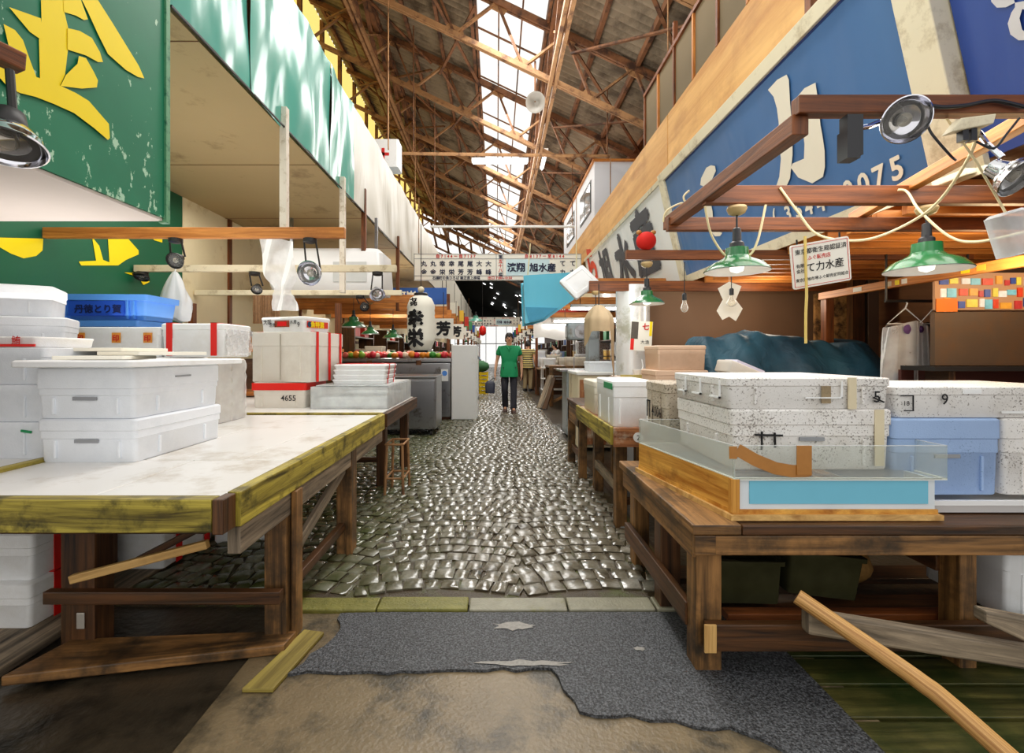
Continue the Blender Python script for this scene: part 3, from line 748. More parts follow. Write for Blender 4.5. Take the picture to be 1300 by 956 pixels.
tb('front_batten', MB().box(-2.4, -1.02, 1.66, 1.7, .645, .675), wet_dark)
tb('inner_rim', MB().beam((-2.105, 1.66, .765), (-2.105, 3.0, .765), .05, .06), moss_timber)
for x, y, m in ((-1.83, 2.12, wet_dark), (-.985, 2.16, brown_timber), (-.975, 3.08, brown_timber), (-1.9, 3.7, wet_dark)):
    legpost(t, x-T0.x, y-T0.y, .67, .15 if x < -1.5 else .1, .11, m)
tb('leg_brace', MB().box(-.925, -.90, 2.13, 2.2, .0, .66), brown_timber)
tb('stretcher', MB().box(-1.95, -.93, 2.03, 2.07, .2, .255), wet_dark)
tb('stretcher', MB().beam((-.98, 2.2, .3), (-.98, 3.05, .55), .03, .06), grey_timber)
tb('stretcher', MB().box(-1.9, -.95, 3.05, 3.09, .44, .5), brown_timber)
tb('stretcher', MB().beam((-.99, 2.2, .17), (-.99, 3.1, .17), .04, .05), wet_dark)
tb('diagonal_strut', MB().beam((-1.78, 1.98, .335), (-1.22, 2.0, .475), .03, .035), pale_timber)
tb('diagonal_strut', MB().beam((-1.72, 2.25, .29), (-1.15, 2.35, .58), .05, .03), wet_dark)
tb('nail_plate', MB().box(-1.83, -1.795, 2.058, 2.064, .08, .15), mat('galvanised plate', S(196, 190, 180), .4, .5))
tb('cross_bearer', MB().box(-2.08, -.96, 2.1, 2.18, .66, .745), wet_dark); tb('cross_bearer', MB().box(-2.08, -.96, 3.04, 3.12, .66, .745), wet_dark); tb('cross_bearer', MB().box(-2.08, -.96, 3.66, 3.74, .66, .745), wet_dark)
t = thing('market_table', 'white topped table beyond the mossy one, under the tray of thin foam boxes', 'table', (-1.5, 4.8, 0)); T0 = V((-1.5, 4.8, 0))
tb('top_board', MB().box(-4.0, -.97, 3.99, 5.5, TZ-.03, TZ), board_white); tb('front_rail', MB().box(-4.0, -.955, 3.93, 3.985, .69, .785), moss_timber); tb('side_rail', MB().box(-.965, -.92, 3.99, 5.5, .66, .775), wet_dark)
for x, y in ((-1.12, 4.63), (-1.05, 5.4), (-2.6, 4.5), (-2.6, 5.4)): legpost(t, x-T0.x, y-T0.y, .7, .09, .09, wet_dark)
tb('stretcher', MB().box(-2.6, -1.1, 4.6, 4.64, .22, .27), wet_dark)
t = thing('market_table', 'low side table along the stall wall carrying stacked foam boxes and blue crates', 'table', (-3, 3, 0)); T0 = V((-3, 3, 0))
tb('top_board', MB().box(-3.8, -2.135, 2.0, 4.5 if False else 3.9, TZ-.03, TZ), board_white)
for x, y in ((-2.25, 2.70), (-2.25, 3.8), (-3.7, 2.2), (-3.7, 3.8)): legpost(t, x-T0.x, y-T0.y, .75, .1, .1, wet_dark)
# planks on the ground
single('plank', MB().hexa([(-1.92, 1.83, -.012), (-.91, 2.03, -.012), (-.90, 2.14, -.012), (-1.86, 2.075, -.012), (-1.92, 1.83, .03), (-.91, 2.03, .03), (-.90, 2.14, .03), (-1.86, 2.075, .03)]), brown_timber, 'rough brown plank lying flat before the mossy table', 'plank', bev=.006)
single('plank', MB().box(-3.4, -2.0, 1.7, 3.3, -.028, .012), grey_timber, 'wet grey boarding on the floor under red taped foam boxes', 'plank', bev=.006)
single('plank', MB().hexa([(-.97, 1.80, -.013), (-.85, 1.80, -.013), (-.79, 2.17, -.013), (-.89, 2.19, -.013), (-.97, 1.80, .004), (-.85, 1.80, .004), (-.79, 2.17, .004), (-.89, 2.19, .004)]), wood('lichen timber', S(104, 88, 36), S(160, 142, 70), .6), 'short yellowish board end against the asphalt', 'plank', bev=.004, rot=(0, 0, 0))
# ------------------------------------------------------------------ left: boxes
for i, (z, lab) in enumerate(((.78, 'bottom'), (.957, 'middle'), (1.134, 'topmost'))):
    b = fbox('pale foam box, %s of the three stacked beside the mossy table' % lab, .56, .42, .175, (-2.42, 2.45, z), grey_foam, lid=0)
    if i == 0:
        part('green_mark', MB().beam((.17, -.213, .135), (.22, -.213, .128), .004, .012), green_tape, b)
t = fbox('flat printed foam lid with red strip and blue writing, on the pale stack', .5, .34, .05, (-2.46, 2.44, 1.312), white_foam, lid=0, hand=False, ribs=False, name='foam_cover', cat='lid')
part('strip', MB().box(-.25, .25, -.178, -.172, .002, .014), red_tape, t); write(t, '鮪', .14, .016, .045, .5, .34, red_ink)
write(t, '水産', -.12, .018, .03, .5, .34, mat('blue ink', S(40, 70, 150), .6))
for z0, lab, h in ((.78, 'lowest of the rear stack behind the pale boxes', .26), (1.042, 'second of the rear stack behind the pale boxes', .262), (1.306, 'third of the rear stack, behind the printed lid', .19), (1.498, 'top of the rear stack, in front of the blue crates', .185)):
    fbox('white foam box, '+lab, .6, .34, h, (-2.92 if z0 < 1.4 else -3.0, 2.82, z0), grey_foam, rz=.55, hand=False)
# pair with the wide lid
b1 = fbox('clean white foam box, lower of the pair on the white table top', .45, .67, .20, (-1.872, 2.495, .78), grey_foam, lid=.055, side=1)
b2 = fbox('clean white foam box, upper of the pair on the white table top', .45, .66, .235, (-1.88, 2.49, .982), grey_foam, lid=.1, side=1)
mb = MB().box(.224, .234, -.06, .06, .178, .186); part('hand_hold', mb, slot_m, b2)
t = thing('foam_cover', 'wide white foam lid overhanging the clean pair of boxes', 'lid', (-1.86, 2.52, 1.219))
foam_lid(.52, .92, 0, .032, white_foam, t, name='slab')
for i, (dx, dy, rz_, lab) in enumerate(((-.05, -.12, .3, 'lower cream foam sheet lying on the wide lid'), (.06, .05, -.25, 'upper cream foam sheet lying askew on the wide lid'), (-.17, .1, .1, 'cream foam sheet at the back of the wide lid'))):
    o = single('foam_sheet', MB().loft([(0, .14, .2, .01), (.018, .14, .2, .01)]), paper, lab, 'foam sheet', loc=(-1.9+dx, 2.5+dy, 1.252+.02*i), rot=(0, 0, rz_), bev=.003)
# rear row with red tapes and stickers
for x, z0, lab, w, h in ((-2.5, .78, 'lowest box behind the clean pair', .5, .235), (-2.5, 1.017, 'second box behind the clean pair', .5, .235)):
    fbox('white foam box, '+lab, w, .4, h, (x, 3.5, z0), white_foam, hand=False)
t = fbox('foam box wrapped in crumpled clear film, behind the clean pair', .24, .42, .46, (-2.1, 3.52, .78), aged_foam, hand=False, ribs=False)
def crumple(u, v, w, d, h, k):
    a = 2*pi*u
    x = w*max(-1, min(1, 1.35*cos(a))); y = d*max(-1, min(1, 1.35*sin(a)))
    s = 1+.025*sin(u*47+v*31*k)+.02*sin(v*53+u*17)
    return (x*s, y*s, h*v)
part('film_wrap', MB().grid(48, 14, lambda u, v: crumple(u, v, .13, .225, .45, 1)), film, t, smooth=60, label='crumpled clear film')
st_m = mat('orange sticker', S(224, 150, 60), .5)
t = fbox('long white foam box with three small orange stickers, behind the clean pair', .62, .36, .21, (-2.66, 3.48, 1.256), white_foam, lid=0, hand=False, ribs=False)
for x in (-.27, -.02, .2):
    s = part('sticker', MB().box(x, x+.06, -.187, -.182, .1, .17), st_m, t); lettering('印', .05, red_ink, s, (x+.006, -.187, .113), (1, 0, 0), (0, 0, 1), bold=.02)
t = fbox('white foam box with two red tape strips beside the stickered box', .44, .36, .235, (-2.12, 3.48, 1.256), white_foam, lid=.045, hand=False)
for x in (-.16, .15): band(t, .44, .36, .01, .235, x=x, tw=.042)
part('end_wrap', MB().grid(10, 10, lambda u, v: (.232+.008*sin(u*23+v*11), -.17+.34*u, .01+.19*v+.004*sin(u*31))), film, t)
# blue crates
blue_crate = mat('blue crate plastic', S(92, 152, 236), .35, var=.08)
def crate(label, loc, w=.72, d=.44, h=.215, m=blue_crate):
    t = thing('fish_crate', label, 'crate', loc, 0, 'blue printed crates')
    mb = MB().loft([(0, w/2-.03, d/2-.03, .02), (h-.05, w/2-.012, d/2-.012, .02), (h-.05, w/2+.008, d/2+.008, .02), (h, w/2+.01, d/2+.01, .02), (h, w/2-.012, d/2-.012, .02), (.015, w/2-.045, d/2-.045, .02)], 3)
    part('shell', mb, m, t, smooth=40)
    p = part('name_panel', MB().box(-.22, .22, -d/2-.002, -d/2+.012, .035, h-.055), mat('panel blue', S(40, 82, 190), .4), t)
    lettering('丹徳とり賀', .075, mat('navy ink', S(20, 32, 84), .5), p, (-.17, -d/2-.002, .065), (1, 0, 0), (0, 0, 1), bold=.02)
    for x in (-.3, -.25, .25, .3): part('rib', MB().box(x-.006, x+.006, -d/2-.004, -d/2+.02, .01, h-.05), m, t)
    return t
for z0, lab in ((.78, 'lowest box under the blue crates'), (1.06, 'upper box under the blue crates')): fbox('white foam box, '+lab, .6, .4, .275, (-3.3, 4.16, z0), white_foam, hand=False)
crate('blue printed fish crate, lower of the two behind the white boxes', (-3.36, 4.13, 1.34), w=.78)
crate('blue printed fish crate, upper of the two, pushed askew', (-3.34, 4.15, 1.56), w=.8).rotation_euler = (0, 0, .06)
# big taped box group on the second table
t = fbox('white foam box with a red banded lid under the big taped box', .48, .5, .235, (-1.99, 4.58, .78), aged_foam, lid=.075, hand=False)
part('red_band', MB().loft([(.165, .252, .262, .02), (.232, .252, .262, .02)], 3, capt=False, capb=False), red_tape, t)
write(t, '4655', .02, .07, .07, d=.5)
t = fbox('big old foam box with three red tape strips', .60, .62, .46, (-1.93, 4.64, 1.019), aged_foam, rz=-.16, lid=0, hand=False, taper=.985)
for y in (-.2, .02, .24): band(t, .60, .62, .0, .46, y=y, tw=.04)
part('seam', MB().box(.0, .008, -.322, -.312, .02, .44), mat('seam shade', S(180, 172, 160), .7), t)
t = fbox('small printed foam box on top of the big taped box', .5, .36, .14, (-1.92, 4.54, 1.48), white_foam, rz=-.35, lid=.03, hand=False, ribs=False)
lb = part('printed_label', MB().box(-.08, .09, -.188, -.184, .045, .105), mat('printed label', S(150, 70, 40), .5), t); part('red_patch', MB().box(-.045, .06, -.190, -.188, .055, .095), red_tape, lb)
write(t, '大阪', -.215, .075, .05, d=.36); write(t, '活魚', -.145, .05, .04, d=.36); write(t, '水産', .1, .075, .04, d=.36); write(t, '9', .185, .045, .06, d=.36)
lb = part('side_label', MB().box(.252, .256, -.14, .14, .04, .1), mat('side label', S(212, 60, 36), .5), t)
lettering('魚特選', .06, yellow_paint, lb, (.256, -.1, .048), (0, 1, 0), (0, 0, 1), bold=.02); part('disc', MB().lathe([(.026, 0), (.026, .004)], 20, (.256, -.11, .07), (1, 0, 0)), mat('disc ink', S(30, 60, 90), .5), lb)
t = thing('plastic_tray', 'milky plastic fish tray on the second table', 'tray', (-1.325, 4.83, .78)); part('shell', MB().loft([(0, .35, .58, .015), (.2, .35, .58, .015), (.2, .34, .57, .012), (.01, .34, .57, .012)], 3), milky, t, smooth=40)

part('foam_slab', MB().loft([(.016, .3, .5, .02), (.09, .3, .5, .02)]), white_foam, t)
t = thing('tray_board', 'flat white board laid across the milky plastic tray', 'board', (-1.325, 4.84, .981)); part('sheet', MB().box(-.33, .33, -.5, .55, 0, .008), milky, t)
for i in range(4):
    t = fbox('thin white foam box with red tapes, %s of four on the plastic tray' % ['bottom', 'second', 'third', 'topmost'][i], .5, .46, .045, (-1.31+.006*i, 4.72, .99+.047*i), white_foam, lid=.018, hand=False, ribs=False)
    for y in (-.12, .14):
        band(t, .5, .46, .0, .045, y=y, tw=.025)
# boxes under the big table
def under(lab, loc, w, d, h, tapes=(), rz=0):
    t = fbox(lab, w, d, h, loc, white_foam, rz=rz, lid=.07, hand=False, ribs=False)
    for y in tapes: band(t, w, d, 0, h, y=y, tw=.055)
    return t
under('white foam box on floor boards, lower of the red taped pair', (-2.42, 2.4, .013), .56, .46, .21, (-.09,)); under('white foam box with a red tape, upper of the floor pair', (-2.42, 2.42, .225), .54, .46, .22, (-.10,))
under('red taped foam box on the floor, beyond the floor pair', (-2.2, 3.02, .013), .5, .5, .42, (-.12, .16)); under('red taped foam box lying deep beneath the mossy table', (-1.72, 3.45, -.02), .5, .4, .4, (-.1, .12), .2)
# metal stool frame
t = thing('stool_frame', 'rusty tubular stool frame at the corner of the second table', 'stool', (-.93, 4.45, -.02))
for x in (-.07, .07):
    for y in (-.13, .13): part('leg', MB().tube([(x*1.2, y*1.2, 0), (x, y, .48)], .013), rust_light, t)
for z in (.16, .47):
    part('rung', MB().tube([(-.08, -.14, z), (.08, -.14, z), (.08, .14, z), (-.08, .14, z), (-.08, -.14, z)], .01), rust_light, t)
# steel cabinet, freezer counter, white upright cabinet
t = thing('steel_cabinet', 'stainless steel cabinet on castors beyond the foam boxes', 'cabinet', (-1.3, 7.75, 0))
part('body', MB().box(-.75, .36, -.38, .4, .1, .9), steel, t, bev=.012); part('top', MB().box(-.77, .375, -.4, .42, .9, .93), steel, t, bev=.008)
part('door', MB().box(-.36, .34, -.395, -.38, .14, .86), steel, t, bev=.006)
for x in (-.65, .28):
    for y in (-.3, .32): part('caster', MB().lathe([(.04, -.02), (.05, -.015), (.05, .015), (.04, .02)], 14, (x, y, .035), (1, 0, 0)).box(x-.02, x+.02, y-.02, y+.02, .04, .1), black_metal, t)
t = thing('freezer_counter', 'long stainless freezer counter with produce on top', 'freezer', (-1.9, 9.5, 0))
part('body', MB().box(-1.2, 1.02, -.35, .5, .05, 1.1), steel, t, bev=.015); l = part('lid', MB().box(-1.22, 1.04, -.37, .52, 1.11, 1.19), steel, t, bev=.015)
for x in (-.6, .35): part('latch', MB().box(x, x+.1, -.39, -.37, 1.06, 1.15), rust, l)
part('sticker', MB().box(.83, .97, -.353, -.35, .75, .98), white_paint, t); part('sticker_disc', MB().lathe([(.05, 0), (.05, .004)], 20, (.9, -.354, .9), (0, -1, 0)), blue_crate, t)
part('plinth', MB().box(-1.1, 1.0, -.3, .45, -.02, .05), red_timber, t)
t = thing('upright_cabinet', 'tall plain white cabinet standing at the edge of the cobbles', 'cabinet', (-.62, 9.4, -.02))
part('body', MB().box(-.25, .24, -.25, .35, .02, 1.47), white_paint, t, bev=.015); part('door', MB().box(.241, .262, -.22, .33, .06, 1.44), white_paint, t, bev=.006)
part('hinge', MB().box(.262, .275, -.2, -.14, .4, .46).box(.262, .275, -.2, -.14, 1.2, 1.26), black_metal, t); part('plinth', MB().box(-.22, .2, -.2, .3, 0, .02), black_metal, t)
# produce heaped on the freezer: each fruit bag a thing
fruit = [mat('produce %d' % i, c, .4, var=.15) for i, c in enumerate((S(232, 84, 60), S(240, 150, 50), S(250, 120, 110), S(70, 150, 60), S(244, 214, 190), S(226, 60, 70), S(150, 190, 70)))]
FN = ('red', 'orange', 'pink', 'green', 'cream', 'crimson', 'lime')
for k in range(60):
    x = -2.95+ (k % 20)*.108+random.uniform(-.02, .02); y = 9.25+.2*(k//20)+random.uniform(-.03, .03); i = random.randrange(7); r = random.uniform(.05, .075)
    mb = MB().lathe([(r*sin(pi*j/8)*random.uniform(.94, 1.06), r*(1-cos(pi*j/8))) for j in range(9)], 12)
    single('produce_bag', mb, fruit[i], '%s bagged produce in the heap on the steel freezer counter' % FN[i], 'produce', 'produce heap on the freezer', smooth=60, loc=(x, y, 1.19), rot=(random.uniform(-.3, .3), 0, random.uniform(0, 3)))
# ------------------------------------------------------------------ right: low table with the acrylic tank
LZ = .604
t = thing('market_table', 'low dark timber table holding the acrylic tank', 'table', (1.5, 2.4, 0)); T0 = V((1.5, 2.4, 0))
tb('edge_plank', MB().box(.775, .97, 1.865, 2.99, LZ-.042, LZ), wet_dark if False else brown_timber, .006)
tb('front_plank', MB().box(.975, 2.5, 1.87, 2.02, LZ-.045, LZ-.004), wet_dark, .006)
for i in range(5): tb('top_plank', MB().box(.975, 2.5, 2.03+.19*i, 2.21+.19*i, LZ-.045, LZ-.006), wet_dark)
tb('front_apron', MB().box(.80, 2.5, 1.875, 1.915, .478, LZ-.047), brown_timber, .005)
tb('side_apron', MB().box(.795, .835, 1.92, 2.97, .45, LZ-.044), brown_timber, .005)
tb('corner_cap', MB().box(.785, .87, 1.868, 1.90, .48, LZ-.044), brown_timber, .005)
for x, y, m, w in ((.862, 1.965, brown_timber, .105), (.875, 2.42, wet_dark, .1), (.885, 2.92, brown_timber, .09), (1.93, 1.98, brown_timber, .07), (1.95, 2.9, wet_dark, .1), (2.45, 1.98, wet_dark, .1)):
    legpost(t, x-T0.x, y-T0.y, .56, w, .1, m)
tb('front_stretcher', MB().box(.835, 2.5, 1.872, 1.91, .098, .205), wet_dark, .005)
tb('stretcher_end', MB().box(.822, .87, 1.862, 1.872, .098, .21), pale_timber, .003)
tb('side_stretcher', MB().box(.80, .835, 2.0, 2.95, .13, .23), wet_dark, .005)
tb('shelf_plank', MB().box(.93, 2.5, 2.2, 2.34, .06, .09), wet_dark); tb('shelf_plank', MB().box(.93, 2.5, 2.5, 2.66, .06, .09), wet_dark); tb('shelf_plank', MB().box(1.0, 2.5, 2.04, 2.1, .12, .155), red_timber)
tb('cross_bearer', MB().box(1.88, 1.98, 2.02, 2.95, .35, .42), wet_dark)
# acrylic tank on its timber base: the base is slightly askew to the edge plank
def quadring(pts, z0, z1, th):
    """open skewed frame"""
    c = sum((V(p) for p in pts), V((0, 0)))/len(pts); inn = [V(p)+(c-V(p)).normalized()*th*1.4 for p in pts]; mb = MB()
    a = mb.ring([(p[0], p[1], z0) for p in pts]); b = mb.ring([(p[0], p[1], z1) for p in pts]); d = mb.ring([(p[0], p[1], z1) for p in inn]); e = mb.ring([(p[0], p[1], z0) for p in inn])
    mb.bridge(a, b, 0, .2); mb.bridge(b, d); mb.bridge(d, e); mb.bridge(e, a); return mb
base = [(.965, 1.93), (1.80, 1.93), (1.78, 2.66), (.815, 2.70)]
tk = thing('acrylic_tank', 'clear acrylic fish tank on a honey coloured timber base with pale blue front', 'tank', (0, 0, 0))
part('base_board', quadring([(.95, 1.91), (1.81, 1.91), (1.79, 2.68), (.80, 2.72)], LZ, LZ+.022, .1), pale_timber, tk)
part('base_lip', quadring([(.962, 1.925), (1.80, 1.925), (1.78, 2.665), (.812, 2.70)], LZ+.022, LZ+.04, .06), honey_timber, tk)
side = MB(); side.hexa([(.962, 1.93, LZ+.03), (.985, 1.93, LZ+.03), (.84, 2.70, LZ+.03), (.815, 2.70, LZ+.03), (.962, 1.93, LZ+.165), (.985, 1.93, LZ+.165), (.84, 2.70, LZ+.165), (.815, 2.70, LZ+.165)])
part('side_board', side, honey_timber, tk)
part('corner_post', MB().box(.955, .99, 1.921, 1.945, LZ+.03, LZ+.165), honey_timber, tk)
part('front_panel', MB().box(.99, 1.795, 1.935, 1.95, LZ+.04, LZ+.165), mat('panel white plastic', S(222, 230, 236), .25), tk)
part('blue_panel', MB().box(1.035, 1.765, 1.931, 1.936, LZ+.062, LZ+.155), mat('aqua acrylic', S(122, 196, 222), .2, var=.05), tk)
part('side_panel_end', MB().box(1.78, 1.797, 1.95, 2.65, LZ+.04, LZ+.165), mat('panel white plastic', S(222, 230, 236)), tk)
z0, z1 = LZ+.165, LZ+.30
tub = [(.965, 1.922), (1.835, 1.922), (1.82, 2.68), (.815, 2.70)]
mb = MB()
for i in range(4):
    p, q = V(tub[i]), V(tub[(i+1) % 4]); n = (q-p).normalized(); r = V((-n.y, n.x))*.008
    mb.hexa([(p.x, p.y, z0), (q.x, q.y, z0), (q.x+r.x, q.y+r.y, z0), (p.x+r.x, p.y+r.y, z0), (p.x, p.y, z1), (q.x, q.y, z1), (q.x+r.x, q.y+r.y, z1), (p.x+r.x, p.y+r.y, z1)])
part('clear_wall', mb, acrylic, tk)
part('floor_sheet', MB().poly([(x, y, z0+.002) for x, y in tub]), acrylic, tk)
edge = mat('acrylic edge', S(238, 240, 232), .15, var=.02)
part('bright_edge', quadring(tub, z0-.004, z0+.004, .012), edge, tk); part('top_edge', quadring(tub, z1, z1+.003, .006), milky, tk)
tp = MB(); tp.beam((.967, 1.919, z1-.02), (1.13, 1.917, z0+.03), .004, .045, up=(0, 1, 0)) if False else None
def flatstrip(pts, w, yy, th=.004):
    mb = MB(); n = len(pts); top = []; bot = []
    for i, p in enumerate(pts):
        d = (V(pts[min(i+1, n-1)])-V(pts[max(i-1, 0)])).normalized(); nn = V((-d.y, d.x))*w/2
        top.append((p[0]+nn.x, yy, p[1]+nn.y)); bot.append((p[0]-nn.x, yy, p[1]-nn.y))
    a = mb.ring(top); b = mb.ring(bot)
    for i in range(n-1): mb.face((a[i], b[i], b[i+1], a[i+1]), [(i/n, 0), (i/n, 1), ((i+1)/n, 1), ((i+1)/n, 0)])
    return mb
part('tape', flatstrip([(.975, z1-.012), (1.05, z1-.055), (1.13, z1-.088), (1.2, z1-.10), (1.26, z1-.098), (1.27, z1-.095)], .05, 1.914), tan_tape, tk, label='tan packing tape')
part('tape', MB().box(1.215, 1.275, 1.909, 1.913, z1-.115, z1+.004), tan_tape, tk, label='tan packing tape')
part('tape', MB().box(.944, .975, 1.913, 1.917, z1-.05, z1), tan_tape, tk, label='tan packing tape')
# speckled foam boxes standing in and behind the tank
BZ = z0+.003
bx = fbox('speckled grey foam box behind the tan taped tank wall', .70, .62, .265, (1.375, 2.37, BZ), speck_foam, lid=.07, side=-1)
mb = MB().beam((-.25, -.316, .155), (-.13, -.316, .152), .006, .008); mb.beam((-.22, -.316, .17), (-.222, -.316, .09), .006, .008); mb.beam((-.165, -.316, .165), (-.163, -.316, .1), .006, .008)
part('ink_mark', mb, ink, bx)
part('tape', MB().box(.27, .31, -.318, -.314, .02, .265), mat('cream tape', S(218, 204, 172), .4), bx)
b = fbox('speckled grey foam box with crossed out figure, on top of the tank boxes', .72, .62, .135, (1.365, 2.37, BZ+.267), speck_foam, lid=0, hand=False, side=-1)
write(b, '5', .27, .03, .07, d=.62); part('ink_mark', MB().beam((.275, -.316, .05), (.32, -.316, .03), .006, .006), ink, b)
part('label_patch', MB().box(.05, .09, -.316, -.312, .025, .1), mat('faded print', S(150, 132, 104), .8, var=.5, scale=60), b)
part('tape', MB().box(.165, .20, -.318, -.312, .0, .137), mat('cream tape', S(218, 204, 172)), b)
part('notch', MB().box(-.02, .14, -.318, -.312, .046, .052).box(.134, .14, -.318, -.312, .046, .12), white_foam, b)
for y in (-.18, .02, .2): part('notch', MB().box(-.366, -.358, y-.07, y+.03, .04, .048).box(-.366, -.358, y-.07, y-.062, .04, .12), white_foam, b)
b = fbox('pale blue foam box standing between speckled ones', .47, .46, .335, (1.965, 2.29, .662), blue_foam, lid=.09, ribs=True)
b = fbox('speckled foam box with a black figure and boxed letters, above the pale blue box', .86, .5, .135, (2.17, 2.31, 1.0), speck_foam, lid=0, hand=False, ribs=False)
write(b, '9', -.24, .06, .065, d=.5); write(b, '18', -.405, .055, .028, d=.5)
part('ink_frame', MB().box(-.41, -.355, -.256, -.252, .095, .099).box(-.358, -.354, -.256, -.252, .03, .099).box(-.395, -.355, -.256, -.252, .03, .034), ink, b)
part('notch', MB().box(-.14, -.06, -.256, -.252, .105, .125).box(.03, .14, -.256, -.252, .02, .03), white_foam, b)
b = fbox('speckled foam box beside the pale blue box at the table end', .46, .46, .335, (2.445, 2.29, .662), speck_foam, lid=.09)
o = tray('flat milky tray beneath the pale blue box', 1.0, .62, .055, (2.3, 2.30, .606), white_plastic, rim=.003)
b = fbox('muddy foam box with scrawled digits standing behind the tank boxes', .5, .36, .40, (1.235, 2.925, .707), mud_foam, lid=.06, hand=False, ribs=False)
lettering('4006', .085, ink, b, (-.256, .04, .19), (0, -1, 0), (0, 0, 1), bold=.01)
part('ink_mark', MB().box(-.257, -.252, .09, .15, .27, .277).box(-.257, -.252, .09, .097, .17, .275).box(-.257, -.252, .14, .147, .17, .275), ink, b)
part('rib', MB().box(-.258, -.25, .06, .075, .02, .34).box(-.258, -.25, -.1, -.085, .02, .34), mud_foam, b, bev=.002)
fb = thing('timber_block', 'dark timber bearer under the muddy foam box', 'block', (1.25, 2.89, LZ)); part('block', MB().box(-.22, .24, -.1, .1, 0, .1), wet_dark, fb)
# second table run along the aisle
t = thing('market_table', 'stained timber table with fish blood and a white roundel on its end', 'table', (1.2, 4.0, 0)); T0 = V((1.2, 4.0, 0))
dirty = wood('fish stained board', S(92, 46, 26), S(178, 120, 80), .4, blotch=S(214, 202, 180), bstop=(.5, .7), bscale=6)
tb('top_board', MB().box(.83, 1.42, 3.36, 4.8, .72, .75), dirty); tb('end_board', MB().box(.83, 1.42, 3.335, 3.36, .62, .755), dirty); tb('side_board', MB().box(.81, .835, 3.36, 4.8, .63, .76), moss_timber)
rd = tb('roundel', MB().lathe([(.035, 0), (.035, .004)], 20, (1.0, 3.332, .69), (0, -1, 0)), white_paint, 0)
lettering('2', .05, ink, rd, (.987, 3.327, .672), (1, 0, 0), (0, 0, 1))
for x, y in ((.93, 3.55), (.97, 4.5), (1.36, 3.5), (1.36, 4.5)): legpost(t, x-T0.x, y-T0.y, .72, .085, .085, brown_timber)
tb('stretcher', MB().box(.93, .97, 3.6, 4.5, .2, .28), grey_timber); tb('stretcher', MB().box(.95, 1.36, 3.53, 3.57, .15, .2), wet_dark)
b = fbox('clean white foam box with a green tape at its side', .30, .55, .335, (.99, 3.68, .75), white_foam, lid=.045, hand=False, side=-1)
part('tape', MB().box(-.158, -.153, -.27, -.02, .27, .315), green_tape, b)
fbox('white foam box behind the green taped one', .36, .5, .29, (1.03, 4.35, .75), cream_foam, lid=.05, hand=False)
0 and fbox('cream foam box deep on the blood stained table', .5, .42, .27, (1.5, 4.0, .75), cream_foam, lid=.05, hand=False)
t = thing('market_table', 'small open sided timber table past the stained one', 'table', (1.2, 5.2, 0)); T0 = V((1.2, 5.2, 0))
tb('top_board', MB().box(.85, 1.28, 4.85, 5.7, .72, .75), wet_dark); tb('side_panel', MB().box(.86, .88, 4.9, 5.7, .5, .71), brown_timber)
for x, y in ((.9, 4.93), (.9, 5.65), (1.24, 4.93), (1.24, 5.65)): legpost(t, x-T0.x, y-T0.y, .72, .08, .08, brown_timber)
tb('stretcher', MB().box(.89, .92, 5.0, 5.6, .15, .22), wet_dark)
t = thing('work_counter', 'pale topped counter at the foot of the white pillar', 'counter', (1.66, 5.35, 0))
part('top', MB().box(-.35, .2, -.42, .1, .99, 1.03), mat('worn pink top', S(206, 176, 150), .4, var=.15), t); part('body', MB().box(-.33, .18, -.4, .08, 0, .99), white_paint, t)
part('edge', MB().box(-.36, .0, -.43, -.40, 1.0, 1.06), mat('yellow ledge', S(226, 208, 130), .5), t)
t = thing('plastic_ladle', 'white plastic ladle cup with upright handle on the counter', 'ladle', (1.52, 5.08, 1.03)); part('cup', MB().lathe([(.04, 0), (.055, .08), (.05, .08), (.036, .006)], 20), white_plastic, t, smooth=40); part('handle', MB().tube([(.045, 0, .07), (.06, 0, .12), (.045, 0, .19)], .008), white_plastic, t, smooth=60)
# round pillar, poster
pil = mat('white pillar', S(244, 246, 246), .25, .2, var=.06, space='World', dirt=(S(196, 196, 180), .3, 3), spec=.7)
struct('column_1', MB().lathe([(.2, 0), (.2, 2.1)], 32, (1.66, 5.75, 0)), pil, smooth=60)
t = thing('poster', 'faded shop poster with red characters hung against the white pillar', 'poster', (1.5, 5.28, 1.28)); t.rotation_euler = (0, .06, 0)
part('sheet', MB().box(-.01, .23, 0, .006, .04, .37), paper, t); part('picture', MB().box(-.008, .07, -.003, 0, .17, .36), mat('poster picture', S(90, 84, 76), .7, var=.5, scale=18), t)
part('red_block', MB().box(-.008, .03, -.003, 0, .045, .17), red_tape, t); part('yellow_strip', MB().box(.195, .225, -.003, 0, .21, .37), yellow_paint, t)
lettering('七', .08, red_ink, t, (.11, -.003, .28), (1, 0, 0), (0, 0, 1), bold=.02); lettering('大漁', .05, ink, t, (.1, -.003, .12), (1, 0, 0), (0, 0, 1))
